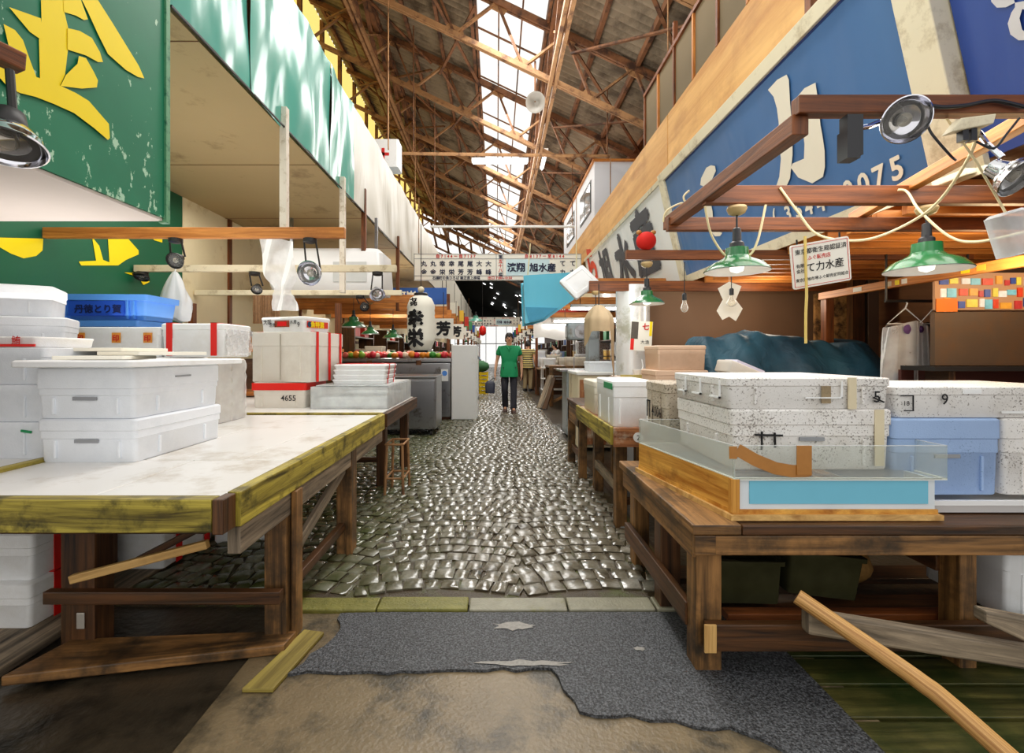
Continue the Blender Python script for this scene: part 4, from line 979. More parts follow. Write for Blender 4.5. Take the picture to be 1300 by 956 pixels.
# rear table with teal cloth heap and beige boxes
t = thing('market_table', 'rear stall table under the teal cloth heap', 'table', (2.9, 4.6, 0)); T0 = V((2.9, 4.6, 0))
tb('top_board', MB().box(1.88, 4.3, 3.6, 5.4, .86, .9), wet_dark)
for x, y in ((1.98, 3.7), (4.2, 3.7), (1.98, 5.3), (4.2, 5.3)): legpost(t, x-T0.x, y-T0.y, .86, .09, .09, wet_dark)
sh = thing('stand', 'dark timber stand under the beige foam boxes', 'stand', (1.66, 4.4, 0)); part('top', MB().box(-.2, .2, -.2, .22, .72, .76), wet_dark, sh)
for x in (-.16, .16):
    for y in (-.16, .18): part('leg', MB().box(x-.03, x+.03, y-.03, y+.03, -.02, .72), wet_dark, sh)
beige = foam('foam beige', S(222, 190, 164), grime=S(200, 168, 142))
fbox('beige foam box, lower of the pair beside the teal cloth', .47, .42, .37, (1.655, 4.42, .762), beige, lid=.05, hand=False, ribs=False)
fbox('beige foam box, upper of the pair, with brown rimmed lid', .43, .4, .22, (1.66, 4.42, 1.134), beige, lid=.035, hand=False, ribs=False)
teal = None
def teal_mat():
    m, nt, b = new_mat('teal tarpaulin cloth')
    co = coords(nt, 'Object'); n = N(nt, 'ShaderNodeTexNoise', Scale=3, Detail=4); L(nt, co, n.inputs['Vector'])
    L(nt, ramp(nt, n.outputs[0], [(.3, S(24, 54, 70)), (.7, S(46, 88, 106))]).outputs[0], b.inputs['Base Color']); b.inputs['Roughness'].default_value = .6
    w = N(nt, 'ShaderNodeTexNoise', Scale=5, Detail=3, Distortion=1); L(nt, co, w.inputs['Vector']); bump(nt, b, w.outputs[0], .6, .04)
    return m
teal = teal_mat()
def heap(u, v):
    a = u; x = 1.93+u*1.98
    hump = .50+.11*math.exp(-((u-.28)/.13)**2)+.03*sin(u*14+v*3)+.012*sin(u*43)
    edge = min(1, u/.035)**.5*min(1, (1-u)/.17)**.8
    prof = min(1, v/.34)**.6 if v < .6 else max(.05, min(1, (1-v)/.25)**.6)
    z = .902+hump*edge*prof+.014*sin(u*57+v*9)*prof
    yy = 4.25+.95*v+.04*sin(u*23)*(1-v)
    return (x, yy, z)
single('cloth_cover', MB().grid(70, 30, heap), teal, 'dark teal cloth draped over a heap on the rear stall table', 'cloth', smooth=80)
b = fbox('white foam box with bluish lid tipped askew against the teal cloth', .36, .22, .10, (2.06, 4.02, 1.07), aged_foam, lid=.0, hand=False, ribs=False); b.rotation_euler = (0, .38, .1)
part('lid_label', MB().box(-.12, .14, -.09, .09, .1, .125), mat('bluish lid', S(206, 204, 226), .5), b)
fbox('cream foam box under the tipped one by the teal cloth', .3, .3, .15, (2.06, 4.0, .901), cream_foam, lid=0, hand=False, ribs=False)
fbox('low cream foam box before the teal cloth', .72, .34, .175, (2.75, 3.9, .901), cream_foam, lid=.03, hand=False, ribs=False)
# dark interior: header beam, board, shelf, clothes
hb = thing('header_beam', 'long brown header beam with stickers over the stall opening', 'beam', (3.35, 3.9, 1.83))
part('timber', MB().beam((0, -2.2, .04), (0, .98, .04), .05, .07), orange_timber, hb, bev=.004)
for y, w, m in ((-.55, .06, yellow_paint), (-.66, .06, mat('ochre sticker', S(226, 176, 60), .6)), (-.05, .05, paper), (.02, .04, yellow_paint), (.1, .05, mat('pale sticker', S(200, 180, 150), .6)), (.45, .1, paper)):
    part('sticker', MB().box(-.028, -.0252, y-w/2, y+w/2, .02, .06), m, hb)
single('stall_post', MB().box(3.35, 3.43, 4.80, 4.88, .9, 1.84), red_timber, 'orange brown stall post under the header beam', 'post')
single('dark_post', MB().box(4.12, 4.26, 5.46, 5.56, .0, 2.24), wet_dark, 'dark square post beside the hanging clothes', 'post'); single('dark_post', MB().box(4.30, 4.42, 5.46, 5.54, .0, 2.24), mat('grey post', S(96, 80, 68), .5), 'slim grey post next to the hanging clothes', 'post')
struct('wall_right_panel', MB().box(3.85, 4.3, 5.7, 5.74, .9, 2.0), mat('stained plaster', S(176, 132, 78), .8, var=.3, scale=6, dirt=(S(74, 54, 34), .5, 5)))
single('wall_board', MB().box(3.36, 4.68, 3.62, 3.66, 1.19, 1.60), mat('dull bronze board', S(98, 80, 64), .5, .2, var=.25, scale=3, dirt=(S(112, 82, 56), .3, 1.2)), 'dull bronze coloured board standing on the rear shelf', 'board')
t = thing('wall_shelf', 'dark narrow shelf carrying the bronze board', 'shelf', (4.0, 3.6, 1.15)); part('board', MB().box(-.75, .69, -.1, .2, 0, .035), black_metal, t)
for x in (-.6, .5): part('bracket', MB().box(x, x+.05, -.05, .15, -.14, 0), wet_dark, t)
single('panelling', MB().box(3.3, 4.68, 3.85, 3.89, .6, 1.15), mat('dark red panelling', S(84, 44, 36), .5, var=.3), 'dark red panelling below the bronze board', 'panel')
t = thing('picture_strip', 'colourful strip of small pictures above the bronze board', 'pictures', (4.0, 3.6, 1.6))
part('backing', MB().box(-.64, .68, .02, .04, .015, .30), glow('glow painted backing', S(176, 132, 96), .15), t)  # faint glow painted into the backing and its pictures; no lamp there
pc = [S(214, 70, 40), S(238, 238, 240), S(60, 80, 150), S(240, 160, 60), S(120, 190, 210), S(230, 205, 80), S(190, 60, 60)]
xs = [-.63, -.60, -.61]
for i in range(66):
    rr = i % 3; ww = random.uniform(.03, .085); x = xs[rr]; xs[rr] += ww+random.uniform(.004, .03); z = .02+.09*rr+random.uniform(0, .02)
    if x+ww > .67: continue
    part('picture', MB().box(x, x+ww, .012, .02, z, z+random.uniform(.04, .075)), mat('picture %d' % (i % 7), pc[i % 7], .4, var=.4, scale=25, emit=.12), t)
part('orange_card', MB().box(-.64, -.48, .006, .012, .0, .1), mat('orange card', S(232, 120, 30), .5), t)
# clothes rail
t = thing('clothes_rail', 'dark rail holding work clothes at the stall rear', 'rail', (3.45, 3.95, 1.72)); part('rod', MB().tube([(-.2, 0, 0), (.5, 0, 0)], .012), black_metal, t)
for x in (-.19, .49): part('hanger_rod', MB().tube([(x, 0, 0), (x, 0, .5)], .008), black_metal, t)
def garment(x, lab, m, w, h, hookm=white_plastic, wrap=False):
    g = thing('hanging_garment', lab, 'clothes', (x, 3.95, 1.70), .0)
    part('hanger', MB().tube([(0, 0, .02), (.015, 0, .0), (0, 0, -.04), (-w*.42, 0, -.17), (w*.42, 0, -.17), (0, 0, -.04)], .006), hookm, g)
    def fn(u, v):
        a = 2*pi*u; ww = w*(.42+.12*v); return (ww*cos(a)*(1+.06*sin(9*a+v*5)), .07*sin(a)*(1+.2*sin(7*a)), -.15-h*v+(0.05*abs(cos(a)) if v == 0 else 0)*-1)
    part('cloth', MB().grid(40, 10, fn), m, g, smooth=80)
    if wrap:
        part('film_cover', MB().grid(40, 10, lambda u, v: tuple(V(fn(u, v))*1.0+V((.012*cos(2*pi*u), .014*sin(2*pi*u)*1.5, -.02*v)))), film, g, smooth=80)
        part('flower_print', MB().lathe([(.03, 0), (.0, .012)], 12, (.05, -.085, -.22), (0, -1, 0)).lathe([(.04, 0), (.0, .012)], 12, (-.05, -.085, -.22), (0, -1, 0)), mat('print purple', S(90, 60, 110), .7), g)
    return g
garment(3.42, 'grey jacket under clear film on a white hanger', mat('grey jacket', S(104, 90, 84), .8, var=.3), .36, .55, wrap=True)
garment(3.66, 'black jacket hanging beside the filmed one', mat('black cloth', S(30, 27, 34), .9, var=.3), .3, .4)
garment(3.78, 'dark plum coat on the clothes rail', mat('plum cloth', S(50, 32, 40), .9, var=.3), .28, .42)
# under the low table
tr_m = clear('smoky tray plastic', S(92, 90, 62), .5, .25, .5)
for x, r, lab in ((1.15, (.0, .02, 0), 'smoky translucent tray leaning in the shade of the low table'), (1.51, (0, .12, .0), 'tilted smoky translucent tray in the shade of the low table')):
    o = tray(lab, .34, .2, .2, (x, 2.28, .125 if x < 1.3 else .155), tr_m, rot=r)
fbox('white foam box on the floor at the end of the low table', .4, .4, .32, (2.36, 2.2, .155), white_foam, hand=False, lid=.05)
single('woven_sack', MB().lathe([(.16*sin(pi*j/8)+.01, .1*(1-cos(pi*j/8))) for j in range(9)], 16), mat('sack weave', S(150, 112, 60), .8, var=.5, scale=60), 'brown woven sack slumped beneath the low table', 'sack', loc=(1.78, 2.5, .09), smooth=60)
# floor boards under the table end
for i in range(4):
    single('floor_board', MB().box(.98+.02*i, 3.2, 1.5+.17*i, 1.65+.17*i, -.028, -.004), wood('slimy floor board', S(52, 52, 26), S(108, 102, 56), .35, blotch=S(46, 58, 26), bstop=(.4, .6)), 'wet greenish floor board, %s from the pole end' % ORD[i], 'board', bev=.003)
# cart shafts lying across the table front
pole = [P(1012, 757, 1.80), P(1060, 790, 1.72), P(1130, 838, 1.6), P(1172, 868, 1.52), P(1212, 900, 1.46), V((1.56, 1.16, .02))]
single('wooden_pole', MB().tube(spline(pole, 6), .0285, 14), wood('worn pole', S(150, 98, 46), S(226, 178, 112), .4), 'smooth worn wooden pole slanting down in front of the low table', 'pole', smooth=60)
mb = MB(); a, c = P(1022, 788, 1.8), P(1325, 838, 1.74)
mb.hexa([a+V((0, -.02, -.045)), c+V((0, -.02, -.04)), c+V((0, .03, -.04)), a+V((0, .03, -.045)), a+V((0, -.02, .045)), c+V((0, -.02, .045)), c+V((0, .03, .045)), a+V((0, .03, .045))])
single('cart_shaft', mb, grey_timber, 'weathered flat timber shaft with faded red paint, behind the pole', 'shaft', bev=.012)
mb = MB(); a, c = P(1245, 781, 1.70), P(1330, 810, 1.68)
mb.hexa([a+V((0, -.02, -.02)), c+V((0, -.02, -.05)), c+V((0, .03, -.05)), a+V((0, .03, -.02)), a+V((0, -.02, .025)), c+V((0, -.02, .06)), c+V((0, .03, .06)), a+V((0, .03, .025))])
single('cart_shaft', mb, grey_timber, 'split weathered timber end resting above the flat shaft', 'shaft', bev=.008)
# ------------------------------------------------------------------ timber canopy frame over the right hand stall
FZ = 2.10
fr = thing('canopy_frame', 'red brown timber canopy frame carrying lamps over the low table', 'frame', (1.07, 3.5, FZ)); F0 = V((1.07, 3.5, FZ))
def fpart(name, mb, m=red_timber): return part(name, mb, m, fr, bev=.004, loc=-F0)
fpart('edge_rail', MB().beam((1.095, 1.70, 2.105), (1.095, 3.02, 2.105), .06, .075))
for yy, x0, x1, z0, z1 in ((1.70, 1.075, 3.2, 2.135, 2.20), (2.46, 1.08, 3.6, 2.055, 2.149), (2.92, 1.055, 3.6, 2.037, 2.117), (3.98, 1.09, 4.0, 2.07, 2.149), (5.6, 1.10, 4.2, 2.02, 2.14)):
    fpart('cross_bar', MB().box(x0, x1, yy-.025, yy+.025, z0, z1))
fpart('upper_brace', MB().beam((2.30, 3.05, 2.155), (1.98, 1.72, 2.16), .05, .06), orange_timber)
for y0 in (1.7, 2.92, 5.6): single('frame_hanger', MB().box(3.0, 3.05, y0-.04, y0+.01, 2.13, 2.24), red_timber, 'short timber hanger holding the canopy frame to the stall ceiling, %s from the entrance' % ('first' if y0 < 2 else 'second' if y0 < 4 else 'third'), 'hanger')
for i in range(16):
    yy = 2.6+.225*i
    single('ceiling_joist', MB().box(2.44, 4.68, yy-.02, yy+.02, 2.11, 2.235), orange_timber, 'warm lit timber joist of the stall ceiling, %s from the entrance' % ORD[i], 'joist', 'stall ceiling joists', bev=.004)
t = thing('foam_cover', 'grubby white foam lid propped on the canopy frame beside the blue tarp', 'lid', tuple(P(735, 360, 6.0)), rot=(R(62), R(-35), R(15)))
foam_lid(.38, .32, 0, .06, white_foam, t, name='slab')
# small things on the frame
red_plush = mat('red plush', S(206, 30, 20), .8, var=.15, scale=30)
t = thing('plush_toy', 'round red plush ball with two brown tufts on the canopy frame', 'toy', (1.262, 3.98, 2.15)); part('ball', MB().lathe([(.082*sin(pi*j/12), .078*(1-cos(pi*j/12))) for j in range(13)], 20), red_plush, t, smooth=60)
for x in (-.06, .06): part('tuft', MB().lathe([(.024*sin(pi*j/6), .02*(1-cos(pi*j/6))) for j in range(7)], 10, (x, 0, .13)), tan_tape, t, smooth=60)
# pendants
enamel_green = mat('green enamel', S(38, 110, 62), .22, var=.15, scale=4, dirt=(S(120, 130, 60), .1, 9), coat=.4)
enamel_cream = mat('cream enamel', S(214, 200, 168), .3, var=.1)
enamel_in = mat('white enamel', S(244, 242, 236), .35, var=.02)
rose_m = mat('bakelite rose', S(196, 168, 120), .45)
warm_bulb = glow('lit bulb', (1, .93, .8), 1.6)
def pendant(label, loc, drop, r=.155, m=None, lit=True, tilt=0):
    """loc: the ceiling rose; drop: to the rim"""
    t = thing('pendant_lamp', label, 'pendant lamp', loc)
    h = r*.78; z = -drop
    part('ceiling_rose', MB().lathe([(.045, 0), (.05, -.012), (.04, -.035), (.02, -.045)], 20), rose_m, t, smooth=40)
    part('cord', MB().tube([(0, 0, -.04), (0, 0, z+h+.05)], .005, 8), black_plastic, t)
    part('socket', MB().lathe([(.012, z+h+.10), (.02, z+h+.095), (.022, z+h+.03), (.034, z+h+.02), (.036, z+h-.01)], 16), black_plastic, t, smooth=40)
    prof = [(.035, z+h), (r*.34, z+h-.006), (r*.36, z+h*.62), (r*.45, z+h*.5), (r*.78, z+h*.30), (r*.97, z+.006), (r, z)]
    sh = part('shade', MB().lathe(prof, 36, cap=False), m or enamel_green, t, smooth=30)
    part('shade_liner', MB().lathe([(a*.985, b-.004) for a, b in prof], 36, cap=False), enamel_in, sh, smooth=30)
    part('bulb', MB().lathe([(.014, z+h*.6), (.02, z+h*.5), (.036, z+h*.22), (.03, z+.0), (.0, z-.012)], 16), warm_bulb if lit else bulb_glass, t, smooth=60)
    return t
pendant('green enamel pendant lamp hanging near the tilted fish shop plate', (1.252, 2.46, 2.045), .335, .16)
pendant('green enamel pendant lamp hanging in front of the warm lit joists', (2.24, 2.46, 2.045), .33, .185)
pendant('green enamel pendant lamp above the shop poster', (1.268, 3.98, 2.05), .35, .145)
pendant('cream enamel pendant lamp beside the blue tarp', (1.18, 5.6, 2.02), .36, .13, enamel_cream)
def bulb_lamp(label, loc, drop, r=.03, spot=False):
    t = thing('hanging_bulb', label, 'light bulb', loc)
    part('cord', MB().tube([(0, 0, 0), (0, 0, -drop)], .004, 8), black_plastic, t)
    part('socket', MB().lathe([(.012, -drop+.02), (.019, -drop+.01), (.019, -drop-.04)], 14), black_plastic, t)
    part('bulb', MB().lathe([(.014, -drop-.04), (.016, -drop-.06), (r, -drop-.1), (r, -drop-.115), (r*.7, -drop-.135), (.001, -drop-.145)], 18), bulb_glass, t, smooth=60)
    part('filament', MB().tube([(-.01, 0, -drop-.06), (-.012, 0, -drop-.09), (.012, 0, -drop-.09), (.01, 0, -drop-.06)], .0015, 5), rust_light, t)
    return t
bulb_lamp('bare clear bulb hanging before the brown partition', (1.585, 3.98, 2.05), .28)
bulb_lamp('reflector bulb hanging before a crossed paper by the partition', (2.05, 4.12, 2.05), .22, .042)
t = thing('paper_notice', 'cream paper cut like a cross hung behind the reflector bulb', 'paper', (2.07, 4.2, 1.64)); part('sheet', MB().prism([(-.11, 0, .02), (-.06, 0, -.06), (.0, 0, -.03), (.06, 0, -.07), (.12, 0, .04), (.06, 0, .12), (.11, 0, .24), (.0, 0, .28), (-.1, 0, .22), (-.055, 0, .12)], (0, .004, 0)), paper, t); part('string', MB().tube([(0, 0, .28), (0, .0, .47)], .002, 5), paper, t)
# chrome spot lamps
def spot(label, loc, aim, r=.08, m=chrome, name='spot_lamp'):
    """reflector centre at loc, opening towards aim"""
    t = thing(name, label, 'spot lamp', loc); a = V(aim).normalized()
    part('housing', MB().lathe([(.03, -r*1.35), (r*.42, -r*1.25), (r*.5, -r*.8), (r*.46, -r*.55)], 24, axis=a), black_metal if m is chrome else m, t, smooth=40)
    rf = part('reflector', MB().lathe([(r*.42, -r*.62), (r*.75, -r*.5), (r*.95, -r*.18), (r, 0), (r*1.03, .004), (r*.98, .006), (r*.92, -.02), (r*.7, -r*.42), (r*.3, -r*.55)], 32, axis=a), m, t, smooth=50)
    part('bulb', MB().lathe([(r*.2, -r*.55), (r*.3, -r*.3), (r*.3, -r*.1), (.001, -r*.0)], 18, axis=a), bulb_glass, t, smooth=60)
    part('lens', MB().lathe([(r*.9, -.012), (.0, -.006)], 32, axis=a, cap=False), glass, rf)
    return t
c1 = P(1150, 152, 1.62); s1 = spot('round chrome spot lamp clamped on the top canopy bar', c1, (-.25, -1, -.5), .075)
part('arm', MB().tube([(-.02, .06, .03), (-.09, .05, .0), (-.13, .04, -.01)], .009), chrome, s1); part('clamp', MB().box(-.185, -.13, .02, .06, -.11, .03).box(-.2, -.155, .0, .05, -.13, -.03), black_plastic, s1)
part('cable', MB().tube(spline([(.03, .08, .06), (.07, .02, .02), (.09, 0, -.05), (.15, 0, -.12), (.19, .02, -.13)]), .004), black_plastic, s1)
c2 = P(1292, 225, 1.6); s2 = spot('second chrome spot lamp hung beneath the top canopy bar', c2, (.25, -.8, -.75), .066, mat('satin chrome', S(214, 214, 216), .18, 1, var=.05))
part('arm', MB().tube([(-.02, .03, .08), (-.04, .06, .14), (-.03, .1, .2)], .009), chrome, s2)
t = thing('power_strip', 'white power strip with black plugs tied to the top canopy bar', 'power strip', tuple(P(1222, 160, 1.66))); part('body', MB().hexa([(-.06, -.02, -.03), (.09, -.02, .0), (.09, .02, .0), (-.06, .02, -.03), (-.02, -.02, .02), (.10, -.02, .035), (.10, .02, .035), (-.02, .02, .02)]), cream_paint, t, bev=.004)
for x in (.0, .03): part('plug', MB().box(x-.01, x+.01, -.012, .012, -.055, -.012), black_plastic, t)
cream_cable = mat('cream cable', S(236, 218, 172), .5, var=.05)
def cable(label, pts, r=.006, m=cream_cable):
    return single('cable', MB().tube(spline(pts, 8), r, 8), m, label, 'cable', smooth=60)
cable('cream cable sweeping from the power strip along the canopy bars', [P(1242, 165, 1.66), P(1230, 200, 1.8), P(1195, 252, 2.0), P(1160, 280, 2.2), P(1110, 302, 2.3), P(1070, 305, 2.35), P(1035, 296, 2.4), P(1012, 268, 2.42), P(990, 238, 2.43)])
cable('cream cable dipping in front of the warm lit joists', [P(1140, 241, 2.4), P(1152, 244, 2.38), P(1168, 268, 2.3), P(1205, 300, 2.2), P(1240, 307, 2.1), P(1300, 295, 1.95)])
cable('cream cable loop over the first green pendant', [P(895, 262, 2.40), P(902, 295, 2.44), P(915, 318, 2.46), P(928, 327, 2.46), P(950, 325, 2.46), P(962, 305, 2.44), P(972, 260, 2.42)])
cable('cream cable looped round the corner of the canopy frame', [P(842, 282, 2.9), P(846, 268, 2.88), P(865, 258, 2.86), P(872, 262, 2.85), P(868, 250, 2.85), P(875, 242, 2.85)])
cable('tangle of dark cable along the top canopy bar', [P(1170, 132, 1.66), P(1195, 136, 1.66), P(1225, 134, 1.66), P(1262, 128, 1.66), P(1300, 136, 1.66)], .007, black_plastic)
cable('thin dark cable hanging at the second chrome lamp', [P(1240, 180, 1.64), P(1262, 188, 1.64), P(1278, 170, 1.64), P(1294, 150, 1.64)], .004, black_plastic)
cable('yellowish cord hanging from the tilted fish shop plate', [P(1022, 300, 2.18), P(1023, 345, 2.18), P(1024, 372, 2.18), P(1023, 400, 2.18), P(1023, 436, 2.18)], .006, mat('yellow cord', S(226, 196, 110), .5))
t = thing('plastic_bag', 'milky plastic jug hanging by the second chrome lamp', 'jug', tuple(P(1284, 296, 1.72)), rot=(0, R(-16), 0)); part('body', MB().loft([(-.08, .05, .04, .02), (.07, .055, .04, .02), (.08, .04, .03, .02)], 4), milky, t, smooth=40); part('red_mark', MB().box(.03, .054, -.0425, -.04, .03, .075), red_tape, t); part('cord', MB().tube([(0, 0, .08), (-.05, 0, .28), (-.13, .0, .52)], .004), cream_cable, t)
# tilted licence plate
t = thing('hanging_sign', 'tilted white plate with fish shop licence writing on the canopy frame', 'sign', tuple(P(1041, 334, 2.2)), rot=(R(8), R(-10), 0))
plate = mat('white plate', S(244, 240, 228), .35, var=.03)
part('plate', MB().loft([(0, .138, .102, .012), (.006, .138, .102, .012)], 4), plate, t, rot=(R(90), 0, 0))
pl = MB(); 
for (a, b_, c_, d_) in ((-.13, .13, .092, .094), (-.13, .13, -.094, -.092)): pl.box(a, b_, -.0075, -.0065, c_, d_)
for x in (-.13, .128): pl.box(x, x+.002, -.0075, -.0065, -.094, .094)
part('border', pl, red_ink, t)
for s, x, z, sz, m in (('東京都衛生局認証済', -.118, .056, .027, ink), ('ふぐ販売店', -.062, .025, .022, red_ink), ('有限', -.118, -.005, .02, ink), ('会社', -.118, -.029, .02, ink), ('て力水産', -.072, -.028, .045, ink), ('東京築地市場ふぐ卸売協同組合', -.124, -.07, .0178, ink)):
    lettering(s, sz, m, t, (x, -.0068, z), (1, 0, 0), (0, 0, 1), bold=.012, lift=.001)
for x in (-.1, .1): part('hook', MB().tube([(x, 0, .1), (x, 0, .125)], .004), black_metal, t)
# ------------------------------------------------------------------ street banner
def banner(label, Y, x0, x1, z0, z1, full=True):
    t = thing('street_banner', label, 'sign', ((x0+x1)/2, Y, z0)); w = x1-x0; h = z1-z0; a = -w/2
    part('board', MB().box(a, -a, 0, .04, 0, h), plate, t); fm = MB()
    for z in (0, h*.16, h*.8, h-.015): fm.box(a, -a, -.006, 0, z, z+.012)
    for x in (a, -w*.01, w*.03, -a-.012): fm.box(x, x+.012, -.006, 0, 0, h)
    part('frame', fm, mat('grey frame line', S(150, 150, 150), .5), t)
    k = w/3.5; navy = mat('banner ink', S(30, 36, 66), .6)
    def wr(s, x, z, sz, m=navy, bold=.015): lettering(s, sz*k, m, t, (a+x*w, -.004, z*h), (1, 0, 0), (0, 0, 1), bold=bold)
    for i, (u, d) in enumerate(zip('丸丸幸幸尾尾大大', '金金栄栄芳芳峰峰')):
        wr(u, .042+.055*i, .54, .125); wr(d, .042+.055*i, .23, .125)
    part('pale_panel', MB().box(a+.55*w, a+.81*w, -.003, .0, .18*h, .79*h), mat('pale blue panel', S(206, 232, 238), .5), t)
    wr('濱翔', .557, .36, .19, bold=.03); wr('旭水産', .69, .36, .185, bold=.03); wr('て', .87, .55, .13); wr('て', .93, .55, .13); wr('カ', .87, .22, .13); wr('カ', .93, .22, .13)
    wr('自 7 1 4 4 ー 自 7 1 3 7', .13, .85, .085, red_ink); wr('自 8 1 3 7 ー 至 8 1 4 4', .66, .85, .085, red_ink)
    wr('石横町の魚ひろば 雑正面上柳橋', .11, .045, .07); wr('出口 7:00~10:30', .44, .045, .075, red_ink)
    for i, c in enumerate('第五十八橋'): wr(c, .505, .82-.165*i, .085, red_ink if 0 < i < 4 else navy)
    for x in (a+.1, -a-.1): part('hanger_rod', MB().tube([(x, .02, h), (x, .02, h+1.2)], .008), rust_light, t)
    return t
banner('long white street banner hung across the aisle, next to the blue tarp', 10.0, -1.74, 1.80, 2.83, 3.395)
banner('small far street banner hung across the end of the aisle', 30, -1.85, 1.5, 3.0, 3.6)
# blue tarp bundle
tarp_blue = tarp_mat('blue tarp', S(104, 202, 232), .4)
fa = [P(667, 352, 7.4), P(745, 347, 7.4), P(744, 368, 7.4), P(722, 385, 7.4), P(700, 388, 7.4), P(669, 392, 7.4)]
t = thing('tarp_bundle', 'bright blue tarp bundle hanging beside the street banner', 'tarp', tuple(fa[0]))
mb = MB(); o = fa[0]; rows = []
fr_ = [fa[0], fa[1], P(736, 372, 7.4), P(694, 402, 7.4), P(680, 406, 7.4), P(669, 408, 7.4)]
a = mb.ring([p-o for p in fr_]); mid = mb.ring([p-o+V((.02*sin(i*2), .35, .03*cos(i*3))) for i, p in enumerate(fr_)]); b = mb.ring([p-o+V((0, .8, 0)) for p in fr_])
mb.face(a); mb.bridge(a, mid); mb.bridge(mid, b); mb.face(b[::-1])
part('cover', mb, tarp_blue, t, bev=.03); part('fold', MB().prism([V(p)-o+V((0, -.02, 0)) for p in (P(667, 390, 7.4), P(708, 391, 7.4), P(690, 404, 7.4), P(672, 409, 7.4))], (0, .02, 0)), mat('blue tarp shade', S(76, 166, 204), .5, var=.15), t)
part('rope', MB().tube([(.05, .3, 0), (.1, .3, .6)], .01), cream_cable, t); part('rope', MB().tube([(.85, .3, .06), (.85, .3, .66)], .01), cream_cable, t)
# lengthwise pole with tube light below the roof
t = thing('hanging_pole', 'thin brown pole slung across beneath the roof on rods', 'pole', (0, 10, 5.52)); part('pole', MB().tube([(-2.35, 0, 0), (2.4, 0, -.06)], .035), rust_light, t)
for x, z in ((-2.3, 2.9), (-1.75, 2.7), (2.35, 1.6)): part('rod', MB().tube([(x, 0, 0), (x, 0, z)], .014), rust, t)
t = thing('tube_light', 'white tube light fitting under the slung brown pole', 'tube light', (.08, 10, 5.36)); part('fitting', MB().box(-.6, .6, -.06, .06, -.03, .05), white_paint, t, bev=.01); part('tube', MB().tube([(-.57, 0, -.05), (.57, 0, -.05)], .016), glow('tube glow', (1, 1, 1), 5), t)
for x in (-.5, .5): part('clip', MB().tube([(x, 0, .05), (x, 0, .13)], .008), black_metal, t)
t = thing('hanging_pole', 'pale pole slung across above the street banner', 'pole', (0, 11.5, 4.37)); part('pole', MB().tube([(-1.6, 0, 0), (1.9, 0, 0)], .03), white_paint, t)
for x in (-1.5, 1.85): part('rod', MB().tube([(x, 0, 0), (x, 0, 3.0 if x < 0 else 1.5)], .012), rust, t)
t = thing('loudspeaker', 'round grey loudspeaker horn under the skylight', 'loudspeaker', tuple(P(680, 130, 9.5)))
part('horn', MB().lathe([(.06, .25), (.08, .12), (.19, 0), (.2, -.02), (.16, -.015), (.05, .1)], 28, axis=(.2, .8, .3)), mat('grey enamel', S(150, 146, 138), .4), t, smooth=40); part('bracket', MB().tube([(0, .1, .05), (0, .12, .9)], .02), rust, t)
t = thing('tube_light', 'slanted bare fluorescent tube fixed high against the girder', 'tube light', (1.25, 12.4, 6.35)); part('fitting', MB().box(-.05, .05, -.6, .6, 0, .06), white_paint, t); part('tube', MB().tube([(0, -.57, -.02), (0, .57, -.02)], .016), glow('tube glow', (1, 1, 1), 5), t); part('clip', MB().tube([(0, 0, .06), (0, 0, .6)], .008), black_metal, t)
# ------------------------------------------------------------------ left stall rails and lamps
def rail(label, Y, x0, x1, z0, z1, m, d=.05):
    return single('stall_rail', MB().box(x0, x1, Y-d/2, Y+d/2, z0, z1), m, label, 'rail', bev=.004)
rail('orange brown timber rail crossing beneath the green box signboard', 4.0, -3.82, -1.28, 2.255, 2.345, orange_timber)
rail('worn pale rail behind the orange one', 5.0, -3.82, -1.055, 2.145, 2.215, mat('pale rail', S(216, 202, 172), .6, dirt=(S(160, 140, 108), .3, 6)))
rail('third rail, cream painted, deeper in the same stall', 6.0, -3.82, -1.2, 2.02, 2.085, cream_paint)
for i, (Y, x1) in enumerate(((7.4, -1.2), (8.6, -1.15), (9.6, -1.0), (10.6, -1.0), (11.8, -1.0), (13.2, -1.05), (15, -1.1))):
    rail('brown timber rail of the far stalls, %s past the cream rail' % ORD[i], Y, -3.7, x1, 2.08+.0*i, 2.2+.02*i, orange_timber)
def track(label, loc, top, aim, r=.07, m=chrome):
    t = spot(label, loc, aim, r, m); top = V(top)-V(loc); a = V(aim).normalized()
    part('bracket', MB().lathe([(.055, 0), (.055, -.03), (.03, -.04)], 16, top).tube([top+V((-.05, 0, -.03)), V((-.06, 0, .02))-a*r*.7], .008, 6).tube([top+V((.05, 0, -.03)), V((.06, 0, .02))-a*r*.7], .008, 6), black_metal, t)
    return t
c = P(393, 347, 4.0); track('chrome spot lamp hanging from the end of the orange brown rail', c, (c.x+.0, c.y+.01, 2.255), (-.1, -1, -.3), .105)
c = P(222, 331, 4.0); track('clear spot bulb hanging from the orange brown rail', c, (c.x, c.y+.01, 2.255), (.05, -1, -.5), .07, black_metal)
c = P(326, 368, 5.0); track('small black spot lamp under the pale rail', c, (c.x-.03, c.y+.01, 2.145), (.25, -.8, -.7), .055, black_metal)
c = P(479, 374, 5.0); track('chrome spot lamp at the end of the pale rail', c, (c.x, c.y+.01, 2.145), (.3, -.7, -.6), .08)
c = P(463, 390, 6.0); track('small spot lamp under the cream rail', c, (c.x-.06, c.y+.01, 2.02), (.4, -.7, -.6), .06, black_metal)
c = P(180, 352, 5.0); track('black spot lamp by the yellow wall lettering', c, (c.x, c.y+.01, 2.145), (.1, -.5, -.9), .07, black_metal)
c = P(3, 385, 4.0) ; 
